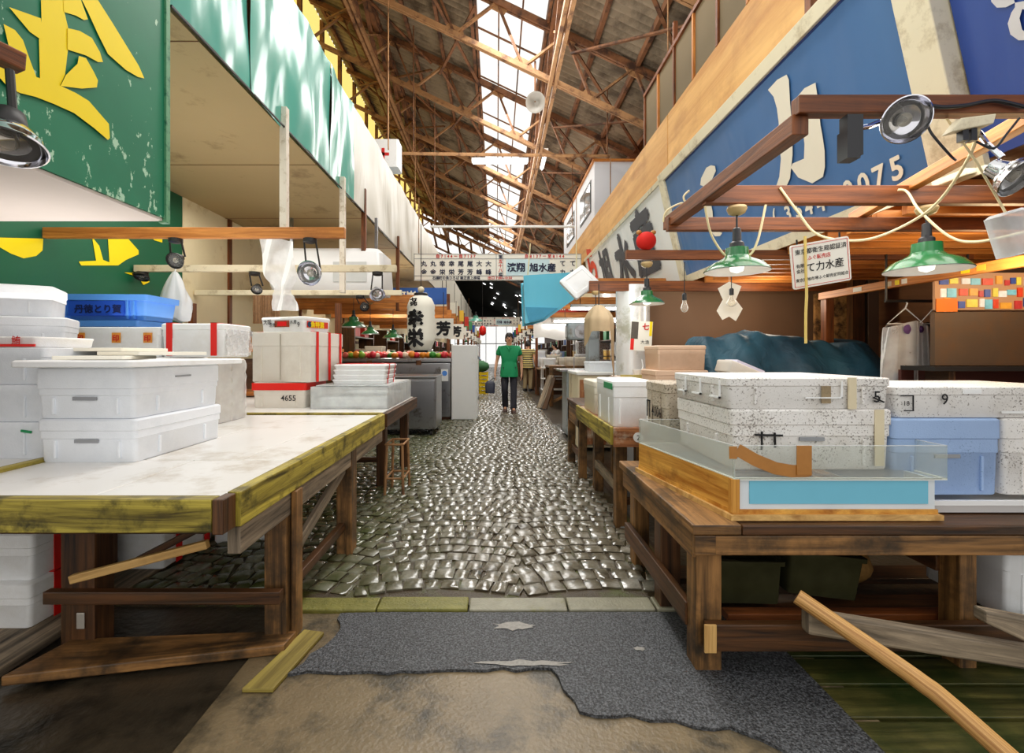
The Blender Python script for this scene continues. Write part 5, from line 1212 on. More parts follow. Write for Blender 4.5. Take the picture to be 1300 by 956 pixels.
# chrome lamp and timber at the very edge
t = spot('violet tinted chrome reflector lamp close to the entrance', P(8, 186, 1.5), (.2, -.25, -1), .10); part('bracket', MB().tube([(0, .02, .12), (-.02, .03, .26)], .012), black_metal, t)
single('timber_stub', MB().beam(P(-60, 40, 1.45), P(28, 82, 1.6), .06, .06), red_timber, 'brown timber stub before the green box signboard', 'timber', bev=.005)
# left stall loose items
for i, (p, lab) in enumerate((([P(-20, 315, 4.5), P(60, 325, 4.8), P(110, 342, 5.0), P(150, 346, 5.0), P(200, 338, 5.0)], 'dark cable drooping along the green wall board'), ([P(-20, 336, 4.6), P(40, 350, 4.8), P(95, 352, 4.9), P(150, 352, 4.95), P(176, 345, 5.0)], 'second dark cable sagging beneath the pale rail'), ([P(112, 344, 4.95), P(108, 362, 4.95), P(104, 375, 4.95)], 'short dark cable end under the pale rail'))):
    cable(lab, p, .008, black_plastic)
for i, (x, y0, y1, Y) in enumerate(((493, -30, 190, 8.0), (527, 110, 262, 13.0), (848, -20, 182, 6.5), (775, 200, 300, 9.5))):
    a, b = P(x, y0, Y), P(x, y1, Y); single('hanging_rod', MB().tube([b, V((b.x, b.y, a.z))], .011), rust_light, 'thin rusty rod hanging from the roof, %s' % ['over the white tarpaulin', 'far along the white tarpaulin', 'before the plywood fascia', 'before the white cabin'][i], 'rod')
t = thing('carrier_bag', 'knotted translucent carrier bag hanging from the pale rail', 'bag', tuple(P(222, 345, 4.97)))
def bagf(u, v):
    a = 2*pi*u; w = .02+.14*min(1, v*1.6)**.8; return (w*cos(a)*(1+.12*sin(5*a+v*9)), .6*w*sin(a)*(1+.1*sin(7*a)), -.5*v+(.03*sin(a*3) if v > .9 else 0))
part('film', MB().grid(30, 14, bagf), mat('bag film', S(214, 218, 222), .3, var=.06, alpha=.8), t, smooth=80); part('loop', MB().tube([(0, 0, 0), (.01, 0, .03), (0, 0, .06)], .006), white_plastic, t)
t = thing('plastic_sleeve', 'long clear plastic sleeve hanging twisted between the rails', 'plastic sleeve', tuple(P(352, 305, 4.7)))
sl = [(-.13, .0), (.0, .04), (.12, 0)]
def slf(u, v):
    w = .17*(1-.6*math.exp(-((v-.72)/.12)**2)); return (-.02+(u-.5)*2*w*(1 if v < .8 else .8)+.10*v, .03*sin(u*9+v*7), .06-.76*v-.07*u*(1-v))
part('film', MB().grid(16, 24, slf), clear('sleeve film', S(240, 240, 240), .6, .15), t, smooth=80)
t = thing('cooling_unit', 'white rounded cooling unit mounted under the tan soffit', 'cooling unit', (-2.3, 6.7, 2.1)); part('casing', MB().loft([(0, .74, .28, .05), (.12, .78, .32, .06), (.55, .76, .3, .1), (.62, .68, .24, .1)], 5), white_plastic, t, smooth=45); part('grille', MB().box(.1, .55, -.33, -.318, .15, .42), mat('grille grey', S(206, 208, 206), .5), t)
for x in (-.6, .6): part('strap', MB().box(x-.02, x+.02, -.02, .02, .6, 1.1), steel, t)
single('straw_blind', MB().grid(30, 8, lambda u, v: (-3.08+.34*u, 5.98+.012*sin(u*120), 2.02-.36*v)), mat('brown striped cloth', S(150, 116, 84), .8, var=.5, scale=30), 'brown ribbed cloth hung from the cream rail', 'cloth', smooth=80)
t = thing('side_shelf', 'timber wall shelf with cluttered goods behind the blue crates', 'shelf', (-3.0, 5.6, 1.3)); part('board', MB().box(-.8, 1.1, -.2, .3, 0, .04), orange_timber, t); part('board', MB().box(-.8, 1.1, -.2, .3, -.5, -.46), orange_timber, t)
for x in (-.75, 1.05): part('upright', MB().box(x-.03, x+.03, .2, .27, -1.3, .6), red_timber, t)
for i, (x, w, h, m, lab) in enumerate(((-3.5, .2, .22, white_plastic, 'white plastic tub on the wall shelf'), (-3.2, .26, .16, black_plastic, 'black tub on the wall shelf'), (-2.85, .2, .14, tan_tape, 'brown carton on the wall shelf'), (-2.5, .24, .2, yellow_paint, 'yellow tub on the wall shelf'), (-2.15, .22, .26, blue_crate, 'blue tub on the wall shelf'))):
    t = thing('storage_tub', lab, 'tub', (x, 5.62, 1.34)); part('body', MB().loft([(0, w/2*.85, .1, .02), (h, w/2, .12, .02)], 3), m, t, smooth=40); part('rim', MB().loft([(h-.015, w/2+.008, .128, .02), (h, w/2+.008, .128, .02)], 3), m, t)
# ------------------------------------------------------------------ lantern and name plates
t = thing('paper_lantern', 'tall white paper lantern with bold black characters', 'lantern', (-1.13, 7.1, 1.33))
lp = [(.06, 0), (.10, .0), (.16, .03), (.195, .12)]+[(.205+.004*(-1)**j, .16+.04*j) for j in range(13)]+[(.195, .7), (.16, .78), (.1, .815), (.07, .82)]
part('paper_body', MB().lathe(lp, 36, cap=False), mat('lantern paper', S(226, 222, 208), .7, var=.05, emit=.12), t, smooth=60)
part('top_ring', MB().lathe([(.1, .81), (.105, .85), (.09, .86)], 24), black_plastic, t); part('bottom_ring', MB().lathe([(.1, -.03), (.105, 0)], 24), black_plastic, t); part('finial', MB().lathe([(.05*sin(pi*j/8), .86+.05*(1-cos(pi*j/8))) for j in range(9)], 14), cream_paint, t, smooth=60)
part('cord', MB().tube([(0, 0, .95), (0, 0, 1.9)], .006), black_plastic, t)
def wrap(o, r):     # bend flat lettering round the lantern
    for v in o.data.vertices:
        a = v.co.x/r; v.co = V((r*sin(a), -r*cos(a), v.co.z))
for s, z in (('幸', .36), ('栄', .08)):
    wrap(lettering(s, .27, ink, t, (-.20, 0, z), (1, 0, 0), (0, 0, 1), bold=.05), .220)
wrap(lettering('㐂', .13, ink, t, (-.15, 0, .66), (1, 0, 0), (0, 0, 1), bold=.03), .214)
for (x, y, s, lab) in ((563, 417, .38, 'white square name plate beside the paper lantern'), (579, 421, .33, 'smaller white name plate behind the square one')):
    Y = 9.0 if s > .35 else 10.3; t = thing('name_plate', lab, 'sign', tuple(P(x, y, Y))); part('plate', MB().box(-s/2, s/2, 0, .02, -s/2, s/2), plate, t); lettering('芳', s*.72, ink, t, (-s*.36, -.003, -s*.27), (1, 0, 0), (0, 0, 1), bold=.04); part('cord', MB().tube([(0, .01, s/2), (0, .01, s/2+.5)], .006), black_plastic, t)
for i, (x, y, Y, r) in enumerate(((449, 415, 7.2, .2), (499, 429, 9.0, .2), (604, 408, 13, .2), (470, 424, 8.4, .16))):
    c = P(x, y, Y); pendant('green enamel pendant lamp over the freezer side stalls, %s from the orange rail' % ORD[i], (c.x, c.y, 2.2 if Y < 9 else 2.3), (2.2 if Y < 9 else 2.3)-c.z, r, mat('pale green enamel', S(90, 160, 140), .3) if i == 2 else enamel_green, lit=True)
# yellow crates beside the walker
for i, lab in enumerate(('lower yellow slatted crate standing on the cobbles', 'upper yellow slatted crate with dark green net on it')):
    t = thing('yellow_crate', lab, 'crate', (-.5, 15.2, -.01+.36*i)); mb = MB()
    for z in (0, .12, .24): mb.loft([(z+.01, .24, .18, .02), (z+.09, .25, .19, .02), (z+.09, .235, .175, .02), (z+.01, .225, .165, .02)], 3)
    for x in (-.22, 0, .22): mb.box(x-.02, x+.02, -.185, -.165, 0, .35)
    part('shell', mb, mat('yellow crate plastic', S(244, 206, 20), .4), t)
single('green_net', MB().lathe([(.27*sin(pi*j/10)+.01, .17*(1-cos(pi*j/10))*(1+.1*(j % 2))) for j in range(11)], 18), mat('green net', S(60, 110, 70), .8, var=.5, scale=40), 'bundled dark green net on the yellow crates', 'net', smooth=60, loc=(-.5, 15.2, .69))
# hanging canvas cover, band saw, cabinet, worktable
canvas = mat('beige canvas', S(174, 152, 120), .8, var=.15, scale=5)
cc = P(764, 388, 5.2)
t = thing('hanging_cover', 'beige canvas cover hung open from the cream pendant rail', 'cover', (cc.x, 5.35, 1.83))
def cov(u, v):
    a = pi*(.12+1.76*u)+pi/2*3-pi; w = .04+.13*min(1, v*2.5)**.7; return (w*cos(a), .7*w*sin(a), -.06-(.5+.35*u)*v)
def cov(u, v):
    a = pi+pi*u; ln = .30+.20*max(0, 1-u/.28)**.6+.70*max(0, (u-.72)/.28)**.5; d = v*ln; w = .03+.135*min(1, d/.16)**.55+.006*sin(u*30); return (w*cos(a), .9*w*sin(a), -.0-d)
part('cloth', MB().grid(36, 14, cov), canvas, t, smooth=80); part('hook', MB().tube([(0, 0, .0), (0, 0, .24)], .006), black_metal, t)
0 and single('canvas_strip', MB().grid(6, 16, lambda u, v: (1.02+.08*u+.03*sin(v*5)+.06*v*0, 5.0+.02*sin(u*8+v*6), 1.85-.95*v)), canvas, 'long narrow canvas strip hanging beside the white pillar', 'cloth', smooth=80)
sawm = mat('machine grey', S(168, 176, 180), .35, .3, var=.1, dirt=(S(130, 126, 116), .3, 5))
t = thing('band_saw', 'grey fish band saw standing behind the brown fronted cabinet', 'band saw', (1.35, 7.65, 0)); part('base', MB().box(-.25, .3, -.25, .25, 0, 1.0), sawm, t, bev=.02); part('table', MB().box(-.35, .28, -.3, .3, 1.0, 1.03), steel, t); part('column', MB().box(.12, .3, -.12, .15, 1.03, 1.55), sawm, t, bev=.02); part('head', MB().box(-.22, .3, -.14, .16, 1.5, 1.78), sawm, t, bev=.05); part('blade', MB().box(-.1, -.085, -.01, .0, 1.03, 1.5), steel, t); part('wheel_cover', MB().lathe([(.11, 0), (.11, .02)], 24, (.0, -.15, 1.63), (0, -1, 0)), steel, t)
t = thing('cabinet', 'brown fronted cabinet with white top and pale side, by the gutter', 'cabinet', (1.55, 6.65, 0)); part('carcass', MB().box(-.45, .4, -.3, .5, .02, .99), cream_paint, t); part('front', MB().box(-.43, .38, -.32, -.3, .06, .93), dirty, t); part('top', MB().box(-.47, .42, -.33, .52, .99, 1.03), white_paint, t, bev=.008); part('handle', MB().box(.2, .22, -.34, -.32, .5, .62), steel, t); part('vent', MB().box(-.455, -.45, -.1, .3, .1, .3), black_metal, t)
fbox('white foam box on the brown fronted cabinet', .45, .35, .14, (1.5, 6.7, 1.03), grey_foam, lid=.03, hand=False)
t = thing('work_table', 'dark timber workbench with crossed legs beyond the pale cabinet', 'table', (1.9, 12, 0)); part('top', MB().box(-.6, .9, -.4, .6, .93, .98), brown_timber, t)
for x in (-.54, .8):
    for y in (-.34, .54): part('leg', MB().box(x-.05, x+.05, y-.05, y+.05, -.02, .93), brown_timber, t)
part('shelf', MB().box(-.5, .8, -.3, .5, .66, .7), wet_dark, t); part('brace', MB().beam((-.5, -.36, .1), (.6, -.36, .65), .04, .07), brown_timber, t)
fbox('cream foam box on the crossed leg workbench', .5, .4, .22, (2.0, 12, .98), cream_foam, hand=False)
single('leaning_plank', MB().beam((1.02, 11.1, 0), (1.33, 11.45, .75), .16, .035), grey_timber, 'grey plank leaning against the crossed leg workbench', 'plank'); single('leaning_plank', MB().beam((1.12, 10.9, 0), (1.38, 11.3, .7), .1, .035), wet_dark, 'darker plank leaning in front of the grey one', 'plank')
for i, (x, z, Y, w) in enumerate(((1.65, 2.0, 7.6, .9), (1.95, 1.98, 10.2, 1.4), (1.85, 2.0, 12, 1.3), (3.0, 2.2, 16, 1.3), (-2.2, 2.2, 14, 1.2), (3.0, 2.4, 21, 1.4), (-2.2, 2.4, 20, 1.4))):
    t = thing('tube_light', 'lit fluorescent tube over the far market stalls, %s from the entrance' % ORD[i], 'tube light', (x, Y, z)); part('fitting', MB().box(-w/2, w/2, -.05, .05, .02, .07), white_paint, t); part('tube', MB().tube([(-w/2, 0, 0), (w/2, 0, 0)], .02), glow('tube glow strong', (1, 1, 1), 9), t); top_ = (3.2 if x < 0 else 2.95 if Y > 13 else 2.22)-z
    for q in (-w/3, w/3): part('rod', MB().tube([(q, 0, .07), (q, 0, top_)], .006), black_metal, t)
for i, Y in enumerate((6.6, 7.6, 8.8, 10.2, 12, 14.5, 17.5)):
    rail('ochre timber beam across the far stalls beside the blue tarp, %s along' % ORD[i], Y, 1.15, 4.6, 2.2+.05*(i % 2), 2.33+.05*(i % 2), orange_timber)
# ------------------------------------------------------------------ people
skin_m = mat('skin', S(214, 162, 130), .5, var=.05)
def skinned(name, verts, edges, m, parent, sub=2, label=None):
    """verts: (x, y, z, rx, ry)"""
    me = bpy.data.meshes.new(name); me.from_pydata([v[:3] for v in verts], edges, []); me.materials.append(m)
    o = put(name, me, parent)
    md = o.modifiers.new('skin', 'SKIN'); md.use_smooth_shade = True
    for i, v in enumerate(verts):
        d = me.skin_vertices[0].data[i]; d.radius = (v[3], v[4] if len(v) > 4 else v[3]); d.use_root = (i == 0)
    s = o.modifiers.new('sub', 'SUBSURF'); s.levels = sub; s.render_levels = sub
    if label: o['label'] = label
    return o
def person(label, loc, rz, J, shirt, trousers, hair, shoes=black_plastic, sleeves=.55, short=False):
    """J: joints of the pose, x to the figure's own left when it faces -y"""
    t = thing('person', label, 'person', loc, rz)
    pel, chest, neck = V(J['pel']), V(J['chest']), V(J['neck']); hd = V(J['head'])
    vs = []; es = []
    def add(p, r, ry=None, to=None):
        vs.append((p[0], p[1], p[2], r, ry or r)); k = len(vs)-1
        if to is not None: es.append((to, k))
        return k
    k0 = add(pel, .13, .1); k1 = add(pel.lerp(chest, .5), .125, .09, k0); k2 = add(chest, .14, .095, k1); k3 = add(neck, .055, .055, k2)
    up = (hd-neck).normalized()
    k4 = add(hd-up*.055+V((0, -.012, 0)), .064, .07, k3); k5 = add(hd+up*.02, .075, .088, k4); k6 = add(hd+up*.095, .055, .065, k5)
    add(hd+V((0, -.098, -.012)), .012, .014, k5)                                # nose
    for s in (-1, 1): add(hd+V((s*.082, .01, -.005)), .012, .016, k5)           # ears
    limbs = {}
    for s, nm in ((-1, 'r'), (1, 'l')):
        sh, el, wr, fi = [V(q) for q in J['arm_'+nm]]
        a = add(sh, .06, .06, k2); b = add(sh.lerp(el, .5), .046, .046, a); c = add(el, .038, .038, b); d = add(el.lerp(wr, .45), .036, .036, c); e = add(wr, .025, .022, d)
        h = add(wr.lerp(fi, .45), .034, .02, e)
        dr = (fi-wr).normalized(); sd = V((0, 1, 0)) if abs(dr.y) < .7 else V((1, 0, 0))
        for q, ln in ((-.03, .85), (-.01, 1.0), (.01, .95), (.03, .75)):
            f1 = add(wr+dr*.10+sd*q, .0085, .0085, h); f2 = add(wr+dr*(.10+.04*ln)+sd*q+V((-s*.008, -.004, 0)), .008, .008, f1); add(wr+dr*(.10+.075*ln)+sd*q+V((-s*.024, -.008, 0)), .006, .006, f2)
        t1 = add(wr+dr*.05-sd*.042+V((-s*.012, 0, 0)), .010, .010, h); add(wr+dr*.09-sd*.052+V((-s*.02, 0, 0)), .008, .008, t1)
        limbs[nm] = (sh, el)
        hp, kn, an, to = [V(q) for q in J['leg_'+nm]]
        a = add(hp, .088, .09, k0); b = add(hp.lerp(kn, .5), .075, .078, a); c = add(kn, .055, .058, b); d = add(kn.lerp(an, .4), .052, .056, c); e = add(an, .035, .038, d); add(to, .03, .025, e)
    skinned('body', vs, es, skin_m, t)
    # shirt
    vs2 = [(pel.x, pel.y, pel.z-.04, .188, .14), (*pel.lerp(chest, .5), .18, .135), (*chest, .195, .138), (*(chest.lerp(neck, .62)), .12, .09), (*(chest.lerp(neck, .82)), .075, .07)]; es2 = [(0, 1), (1, 2), (2, 3), (3, 4)]
    for nm in 'rl':
        sh, el = limbs[nm]; b = len(vs2); sl = sh.lerp(el, sleeves*.5); s2 = sh.lerp(el, sleeves)
        vs2 += [(*sh, .085, .085), (*sl, .075, .075), (*s2, .078, .078)]; es2 += [(2, b), (b, b+1), (b+1, b+2)]
    o = skinned('shirt', vs2, es2, shirt, t)
    part('hem', MB().loft([(-.15, .198, .182, .165), (-.06, .197, .182, .165), (.06, .184, .16, .145), (.2, .165, .128, .12), (.26, .155, .118, .11)], 6, c=tuple(pel), capb=False), shirt, o, smooth=60)
    col = part('collar', MB().tube([neck+V((.065, -.01, .0)), neck+V((.04, -.075, -.04)), neck+V((0, -.105, -.12)), neck+V((-.04, -.075, -.04)), neck+V((-.065, -.01, 0))], .014, 8), shirt, o, smooth=60)
    # trousers
    vs3 = [(*(pel+V((0, 0, -.03))), .14, .115)]; es3 = []
    for nm in 'rl':
        hp, kn, an, to = [V(q) for q in J['leg_'+nm]]; b = len(vs3); e = kn.lerp(an, .55 if short else 1.12)
        vs3 += [(*hp, .096, .096), (*hp.lerp(kn, .5), .092, .096), (*kn, .078, .08), (*kn.lerp(e, .5), .073, .076), (*e, .072, .076)]; es3 += [(0, b)]+[(b+i, b+i+1) for i in range(4)]
    skinned('trousers', vs3, es3, trousers, t)
    for nm in 'rl':
        hp, kn, an, to = [V(q) for q in J['leg_'+nm]]; d = (to-an); d.z = 0; d.normalize(); a = math.atan2(d.y, d.x)+pi/2
        sp = part('shoe', MB().loft([(0, .046, .13, .04), (.02, .05, .135, .045), (.05, .047, .12, .045, 0, .01), (.085, .04, .07, .038, 0, .05), (.11, .042, .055, .04, 0, .06)], 5), shoes, t, smooth=60)
        sp.location = (an.x+d.x*.06, an.y+d.y*.06, min(an.z, to.z)-.055); sp.rotation_euler = (0, 0, a)
    # hair, eyes, mouth
    part('hair', MB().grid(24, 10, lambda u, v: (hd.x+.094*sin(pi*.5*(1-v)*1.25)*cos(2*pi*u), hd.y+.012+.108*sin(pi*.5*(1-v)*1.25)*sin(2*pi*u)*(1 if sin(2*pi*u) > 0 else .86), hd.z+.025+.115*cos(pi*.5*(1-v)*1.25)+(.035 if False else 0)-( .05*(1-v) if sin(2*pi*u) > -.2 else -.02*(1-v)))), hair, t, smooth=80)
    eyem = mat('eye dark', S(40, 30, 28), .4)
    for s in (-1, 1):
        part('eye', MB().lathe([(.011, 0), (.006, .004)], 10, hd+V((s*.033, -.085, .012)), (0, -1, 0)), eyem, t); part('eyebrow', MB().box(hd.x+s*.033-.018, hd.x+s*.033+.018, hd.y-.092, hd.y-.084, hd.z+.031, hd.z+.037), hair, t)
    part('mouth', MB().box(hd.x-.024, hd.x+.024, hd.y-.09, hd.y-.082, hd.z-.052, hd.z-.044), mat('lips', S(170, 96, 84), .5), t)
    return t
blackhair = mat('black hair', S(26, 22, 22), .5)
WALK = dict(pel=(0, 0, .92), chest=(0, -.02, 1.26), neck=(0, -.02, 1.46), head=(0, -.045, 1.605),
    arm_r=[(-.20, 0, 1.39), (-.275, .04, 1.10), (-.31, -.06, .86), (-.315, -.09, .70)], arm_l=[(.20, 0, 1.39), (.27, .06, 1.10), (.275, .0, .85), (.27, -.03, .69)],
    leg_r=[(-.09, 0, .88), (-.10, -.08, .49), (-.085, .06, .10), (-.09, -.08, .055)], leg_l=[(.09, 0, .88), (.10, -.10, .49), (.085, -.20, .09), (.10, -.34, .055)])
person('person in a green short sleeved V-neck shirt and dark trousers walking down the aisle', (.285, 10.45, 0), .0, WALK, mat('green shirt', S(14, 140, 88), .7, var=.12), mat('dark trousers', S(44, 44, 52), .8, var=.15), blackhair, mat('brown shoes', S(74, 50, 42), .5))
t = thing('carry_bag', 'small dark bag held by the walker in the green shirt', 'bag', (-.035, 10.36, .745)); part('bag', MB().loft([(-.33, .10, .06, .03), (-.12, .11, .065, .03), (-.06, .06, .03, .02)], 4, c=(-.1, 0, 0)), mat('dark bag', S(40, 44, 62), .4), t, smooth=50); part('strap', MB().tube(spline([(-.13, 0, -.08), (-.05, 0, -.02), (.0, 0, .0), (-.02, 0, -.06), (-.07, 0, -.08)]), .008), black_plastic, t)
def stripes():
    m, nt, b = new_mat('striped shirt'); co = coords(nt, 'Object'); w = N(nt, 'ShaderNodeTexWave', Scale=4.2); w.bands_direction = 'Z'; L(nt, co, w.inputs['Vector'])
    L(nt, ramp(nt, w.outputs[0], [(.45, S(214, 196, 126)), (.55, S(48, 40, 34))]).outputs[0], b.inputs['Base Color']); return m
STAND = dict(pel=(0, 0, .92), chest=(0, 0, 1.26), neck=(0, -.01, 1.46), head=(0, -.03, 1.605),
    arm_r=[(-.20, 0, 1.39), (-.25, .02, 1.10), (-.25, -.08, .87), (-.245, -.12, .72)], arm_l=[(.20, 0, 1.39), (.25, .02, 1.10), (.25, -.10, .88), (.24, -.15, .73)],
    leg_r=[(-.09, 0, .88), (-.10, -.02, .49), (-.10, .02, .09), (-.11, -.12, .055)], leg_l=[(.09, 0, .88), (.10, -.04, .49), (.10, .02, .09), (.11, -.12, .055)])
person('person in a yellow and black striped shirt standing with back turned behind the walker', (1.08, 16.2, 0), pi*.86, STAND, stripes(), mat('khaki trousers', S(150, 132, 100), .8), blackhair)
REACH = dict(STAND); REACH.update(chest=(0, -.10, 1.25), neck=(0, -.15, 1.44), head=(0, -.20, 1.57), arm_r=[(-.19, -.1, 1.37), (-.22, -.3, 1.14), (-.17, -.50, 1.08), (-.14, -.65, 1.06)], arm_l=[(.19, -.1, 1.37), (.22, -.3, 1.14), (.15, -.5, 1.08), (.1, -.65, 1.06)])
person('person in a white short sleeved shirt bending over a far stall counter', (2.45, 18.5, .0), -pi*.42, REACH, mat('white shirt', S(238, 238, 238), .7), mat('white apron', S(224, 226, 226), .7), blackhair)
# ------------------------------------------------------------------ far stalls
def far_counter(x0, x1, y0, y1, z, lab, m):
    t = thing('stall_counter', lab, 'counter', ((x0+x1)/2, (y0+y1)/2, 0)); w, d = (x1-x0)/2, (y1-y0)/2
    part('top', MB().box(-w, w, -d, d, z-.04, z), m, t); part('front', MB().box(-w+.03, w-.03, -d+.03, -d+.05, .1, z-.04), wet_dark, t)
    for sx in (-1, 1):
        for sy in (-1, 1): part('leg', MB().box(sx*(w-.06)-.04, sx*(w-.06)+.04, sy*(d-.06)-.04, sy*(d-.06)+.04, -.02, z-.04), wet_dark, t)
    return t
CW = [('white', white_foam), ('cream', cream_foam), ('pale grey', grey_foam), ('blue', blue_foam), ('aged', aged_foam)]
NM = ['a lone', 'a second', 'a third', 'a fourth', 'a fifth', 'a sixth', 'a seventh', 'an eighth']
sidn = {-1: 'freezer side', 1: 'pillar side'}
shopc = [S(40, 90, 170), S(206, 54, 40), S(240, 236, 220), S(60, 140, 90), S(236, 190, 60)]
for s in (-1, 1):
    for k in range(9):
        y0 = (11.2 if s < 0 else 13.6)+k*3.0
        if s > 0 and k == 1: y0 += .0
        xi, xo = (1.25, 3.3) if s > 0 else (1.15, 3.2)
        a, b = (xi, xo) if s > 0 else (-xo, -xi)
        if s < 0 and k == 1: y0 += .3
        far_counter(a, b, y0, y0+1.3, .84, '%s far market counter of the %s row' % (ORD[k], sidn[s]), [brown_timber, steel, wet_dark][k % 3])
        for j in range(4):
            cn, cm = CW[random.randrange(5)]; w = random.uniform(.38, .5); h = random.uniform(.16, .34)
            x = s*(xi+.27+.52*j); n = random.choice((1, 1, 2))
            for q in range(n):
                fbox('%s foam box %s, %s on the %s %s counter' % (cn, 'at the bottom' if q == 0 else 'stacked above', ORD[j], ORD[k], sidn[s]), w, random.uniform(.35, .5), h, (x, y0+.45, .84+q*(h+.002)), cm, lid=.05, hand=False, ribs=False)
        # shop board and name plate above the counter
        bz = 2.35; c = shopc[(k*2+(s > 0)) % 5]
        t = thing('shop_board', '%s shop board over the %s row counters' % (ORD[k], sidn[s]), 'sign', (s*2.2, y0+.2, bz+.12)); part('board', MB().box(-1.0, 1.0, 0, .04, 0, .4), mat('shop board %d' % ((k*2+(s > 0)) % 5), c, .5), t); lettering(['魚河岸', '丸金', '水産', '鮮魚', '大峰'][k % 5], .26, (paper if sum(c) < 1.2 else ink), t, (-.5, -.003, .1), (1, 0, 0), (0, 0, 1), bold=.02)
        for x in (-.9, .9): part('hanger_rod', MB().tube([(x, .02, .4), (x, .02, 1.0)], .008), black_metal, t)
        t = thing('name_plate', 'small white hanging name plate at the aisle edge, %s of the %s row' % (ORD[k], sidn[s]), 'sign', (s*1.35, y0+1.0, 2.0)); part('plate', MB().box(-.2, .2, 0, .02, 0, .3), plate, t); lettering('魚市'[k % 2], .22, ink, t, (-.11, -.003, .05), (1, 0, 0), (0, 0, 1), bold=.03); part('cord', MB().tube([(0, .01, .3), (0, .01, .9)], .005), black_plastic, t)
        if k % 2 == 0: pendant('green pendant lamp over the %s far counter of the %s row' % (ORD[k], sidn[s]), (s*1.9, y0+.6, 2.75), .75, .19, enamel_green)
        single('stall_post', MB().box(s*1.3-.04, s*1.3+.04, y0+1.6, y0+1.68, -.02, 2.9), rust if k % 2 else red_timber, 'slim stall post at the aisle edge, %s of the %s row' % (ORD[k], sidn[s]), 'post')
        # shelves of goods against the wall
        t = thing('goods_rack', 'wall rack of the %s far stall on the %s' % (ORD[k], sidn[s]), 'rack', (s*3.56, y0+.9, 0))
        for z in (.5, 1.1, 1.7): part('shelf', MB().box(-.2, .2, -.9, .9, z-.03, z), wet_dark, t)
        for y in (-.86, .86): part('upright', MB().box(-.2, .2, y-.03, y+.03, -.02, 2.0), wet_dark, t)
        for j in range(6):
            cc_ = shopc[random.randrange(5)]; z = (.5, 1.1, 1.7)[j % 3]
            o = thing('goods_box', 'goods box %s along the %s shelf of the %s rack, %s' % (ORD[j//3], ('bottom', 'middle', 'top')[j % 3], ORD[k], sidn[s]), 'box', (s*3.56, y0+.45+.8*(j//3), z)); part('body', MB().box(-.15, .15, -.2, .2, 0, .28), mat('goods %d' % shopc.index(cc_), cc_, .5), o); part('lid', MB().box(-.16, .16, -.21, .21, .28, .31), cream_paint, o)
# clutter close to the walker: white trolley shelf, red and white goods
t = thing('wire_trolley', 'small white wire trolley holding printed boxes by the gutter', 'trolley', (1.6, 13.1, 0))
for z in (.3, .6, .9): part('shelf', MB().box(-.35, .35, -.25, .25, z-.02, z), white_paint, t)
for x in (-.33, .33):
    for y in (-.23, .23): part('upright', MB().tube([(x, y, -.02), (x, y, .95)], .012), white_paint, t)
fbox('white printed box on the wire trolley', .3, .3, .25, (1.45, 13.1, .9), white_foam, lid=.04, hand=False)
t = thing('glass_case', 'tall glass fronted display case past the workbench', 'display case', (2.75, 13.15, 0)); part('base', MB().box(-.5, .5, -.3, .3, -.02, .8), white_paint, t); part('glass', MB().box(-.5, .5, -.3, .3, .82, 1.6), glass, t)
for z in (.8, 1.2, 1.6): part('shelf', MB().box(-.5, .5, -.3, .3, z, z+.02), steel, t)
t = thing('red_lantern', 'small red lantern far along the freezer side', 'lantern', (-.55, 19, 2.0)); part('paper_body', MB().lathe([(.13*sin(pi*j/8)+.02, .2*(1-cos(pi*j/8))) for j in range(9)], 18), red_tape, t, smooth=60); part('cord', MB().tube([(0, 0, .4), (0, 0, 4.9)], .006), black_plastic, t)
single('white_sheet', MB().grid(12, 10, lambda u, v: (.95+1.0*u, 12.06+.03*sin(u*9), 2.21-(.55+.35*u*0)*v+.04*sin(u*7))), mat('white plastic sheet', S(240, 236, 230), .5), 'white plastic sheet hung beyond the blue tarp', 'sheet', smooth=80)
# ------------------------------------------------------------------ light and camera
w = bpy.data.worlds.new('sky'); SC.world = w; w.use_nodes = True; nt = w.node_tree
bg = nt.nodes['Background']; bg.inputs[0].default_value = (1, .985, .95, 1); bg.inputs[1].default_value = WORLD
def area(name, loc, rot, sx, sy, e, col=(1, 1, 1)):
    l = bpy.data.lights.new(name, 'AREA'); l.shape = 'RECTANGLE'; l.size = sx; l.size_y = sy; l.energy = e; l.color = col
    o = bpy.data.objects.new(name, l); COL.objects.link(o); o.location = loc; o.rotation_euler = [R(a) for a in rot]; return o
def point(name, loc, e, col=(1, 1, 1), r=.15):
    l = bpy.data.lights.new(name, 'POINT'); l.energy = e; l.color = col; l.shadow_soft_size = r
    o = bpy.data.objects.new(name, l); COL.objects.link(o); o.location = loc; return o
for i, y in enumerate((6, 14, 22)): area('skylight_glow', (.3, y, 7.2), (0, 0, 0), 1.3, 7, 480*LK, (1, .98, .94))
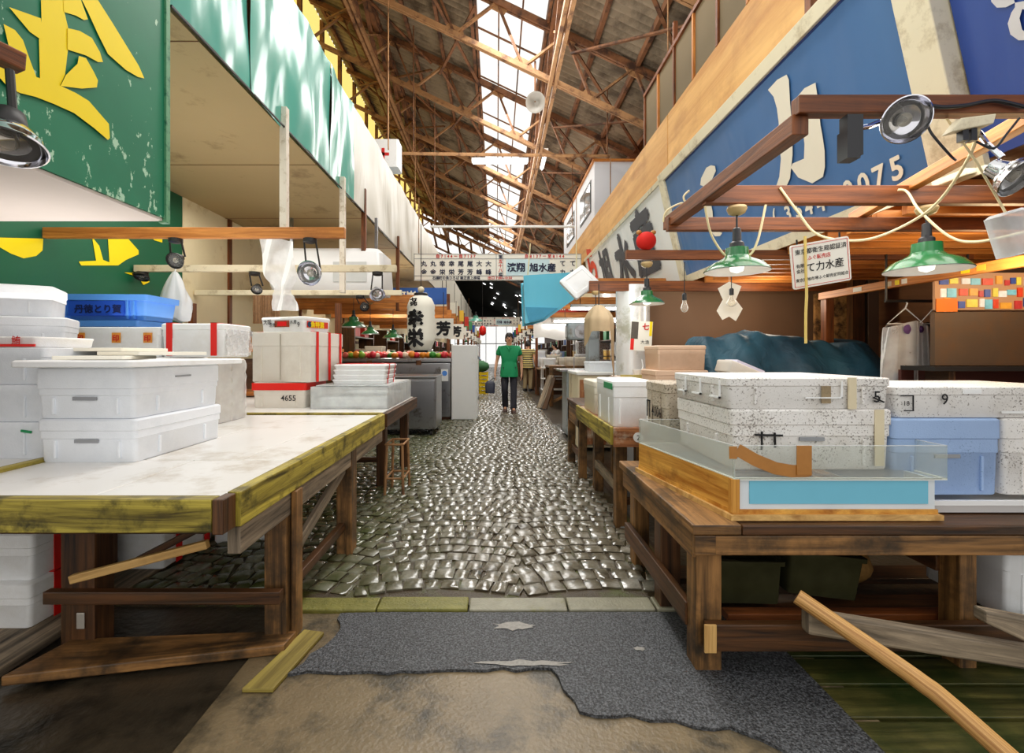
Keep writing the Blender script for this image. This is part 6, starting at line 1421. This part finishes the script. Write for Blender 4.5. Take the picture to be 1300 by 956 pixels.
for y in (4, 8, 13, 19, 26): area('roof_fill', (0, y, 4.4), (180, 0, 0), 2.5, 4, 130*LK, (1, .95, .88))
area('stall_fill', (-2.8, 4.2, 3.1), (0, 0, 0), 1.2, 3.5, 75*LK, (1, .96, .9)); area('soffit_bounce', (-2.6, 3.6, 1.6), (180, 0, 0), 1.2, 3, 22*LK, (1, .95, .88))  # added fills for the stall and its soffit; no fixtures hang there
area('canopy_fill', (1.9, 2.6, 2.2), (0, 0, 0), 1.4, 1.6, 38*LK, (1, .95, .88))  # added fill under the canopy, apart from its pendants
point('joist_lamp', (3.2, 3.0, 1.75), 26*LK, (1, .72, .4)); point('rear_lamp', (3.0, 5.2, 1.9), 24*LK, (1, .84, .66)); point('pillar_lamp', (1.35, 4.9, 1.95), 14*LK, (1, .98, .94))
point('deep_stall_lamp', (4.0, 3.2, 1.85), 10*LK, (1, .8, .55))
for y in (10, 15, 21, 27, 34):
    point('stall_lamp', (-2.3, y, 2.1), 60*LK, (1, .95, .86)); point('stall_lamp', (2.3, y, 2.2), 60*LK, (1, .97, .92))
area('sign_wash', (0.2, 2.6, 3.3), (0, -80, 0), 2.5, 3, 42*LK, (1, .98, .94)); area('sign_wash', (0.0, 3.4, 3.4), (0, 80, 0), 2.5, 3, 14*LK, (1, .98, .96))  # added wash lamps over the aisle brighten signs and tarpaulins
cam = bpy.data.cameras.new('camera'); co = bpy.data.objects.new('camera', cam); COL.objects.link(co); SC.camera = co
co.location = (0, 0, HC); co.rotation_euler = (R(90), 0, 0); cam.sensor_width = 36; cam.lens = 600/1300*36; cam.shift_x = 20/1300; cam.shift_y = -29/1300; cam.clip_start = .05; cam.clip_end = 200
SC.view_settings.view_transform = 'Standard'; SC.view_settings.look = 'Medium High Contrast'; SC.view_settings.exposure = EXPO; SC.view_settings.gamma = 1.12
SC.cycles.max_bounces = 6; SC.cycles.transparent_max_bounces = 12; SC.cycles.diffuse_bounces = 4; SC.cycles.use_denoising = True; SC.cycles.caustics_reflective = False; SC.cycles.caustics_refractive = False; SC.cycles.sample_clamp_indirect = 6
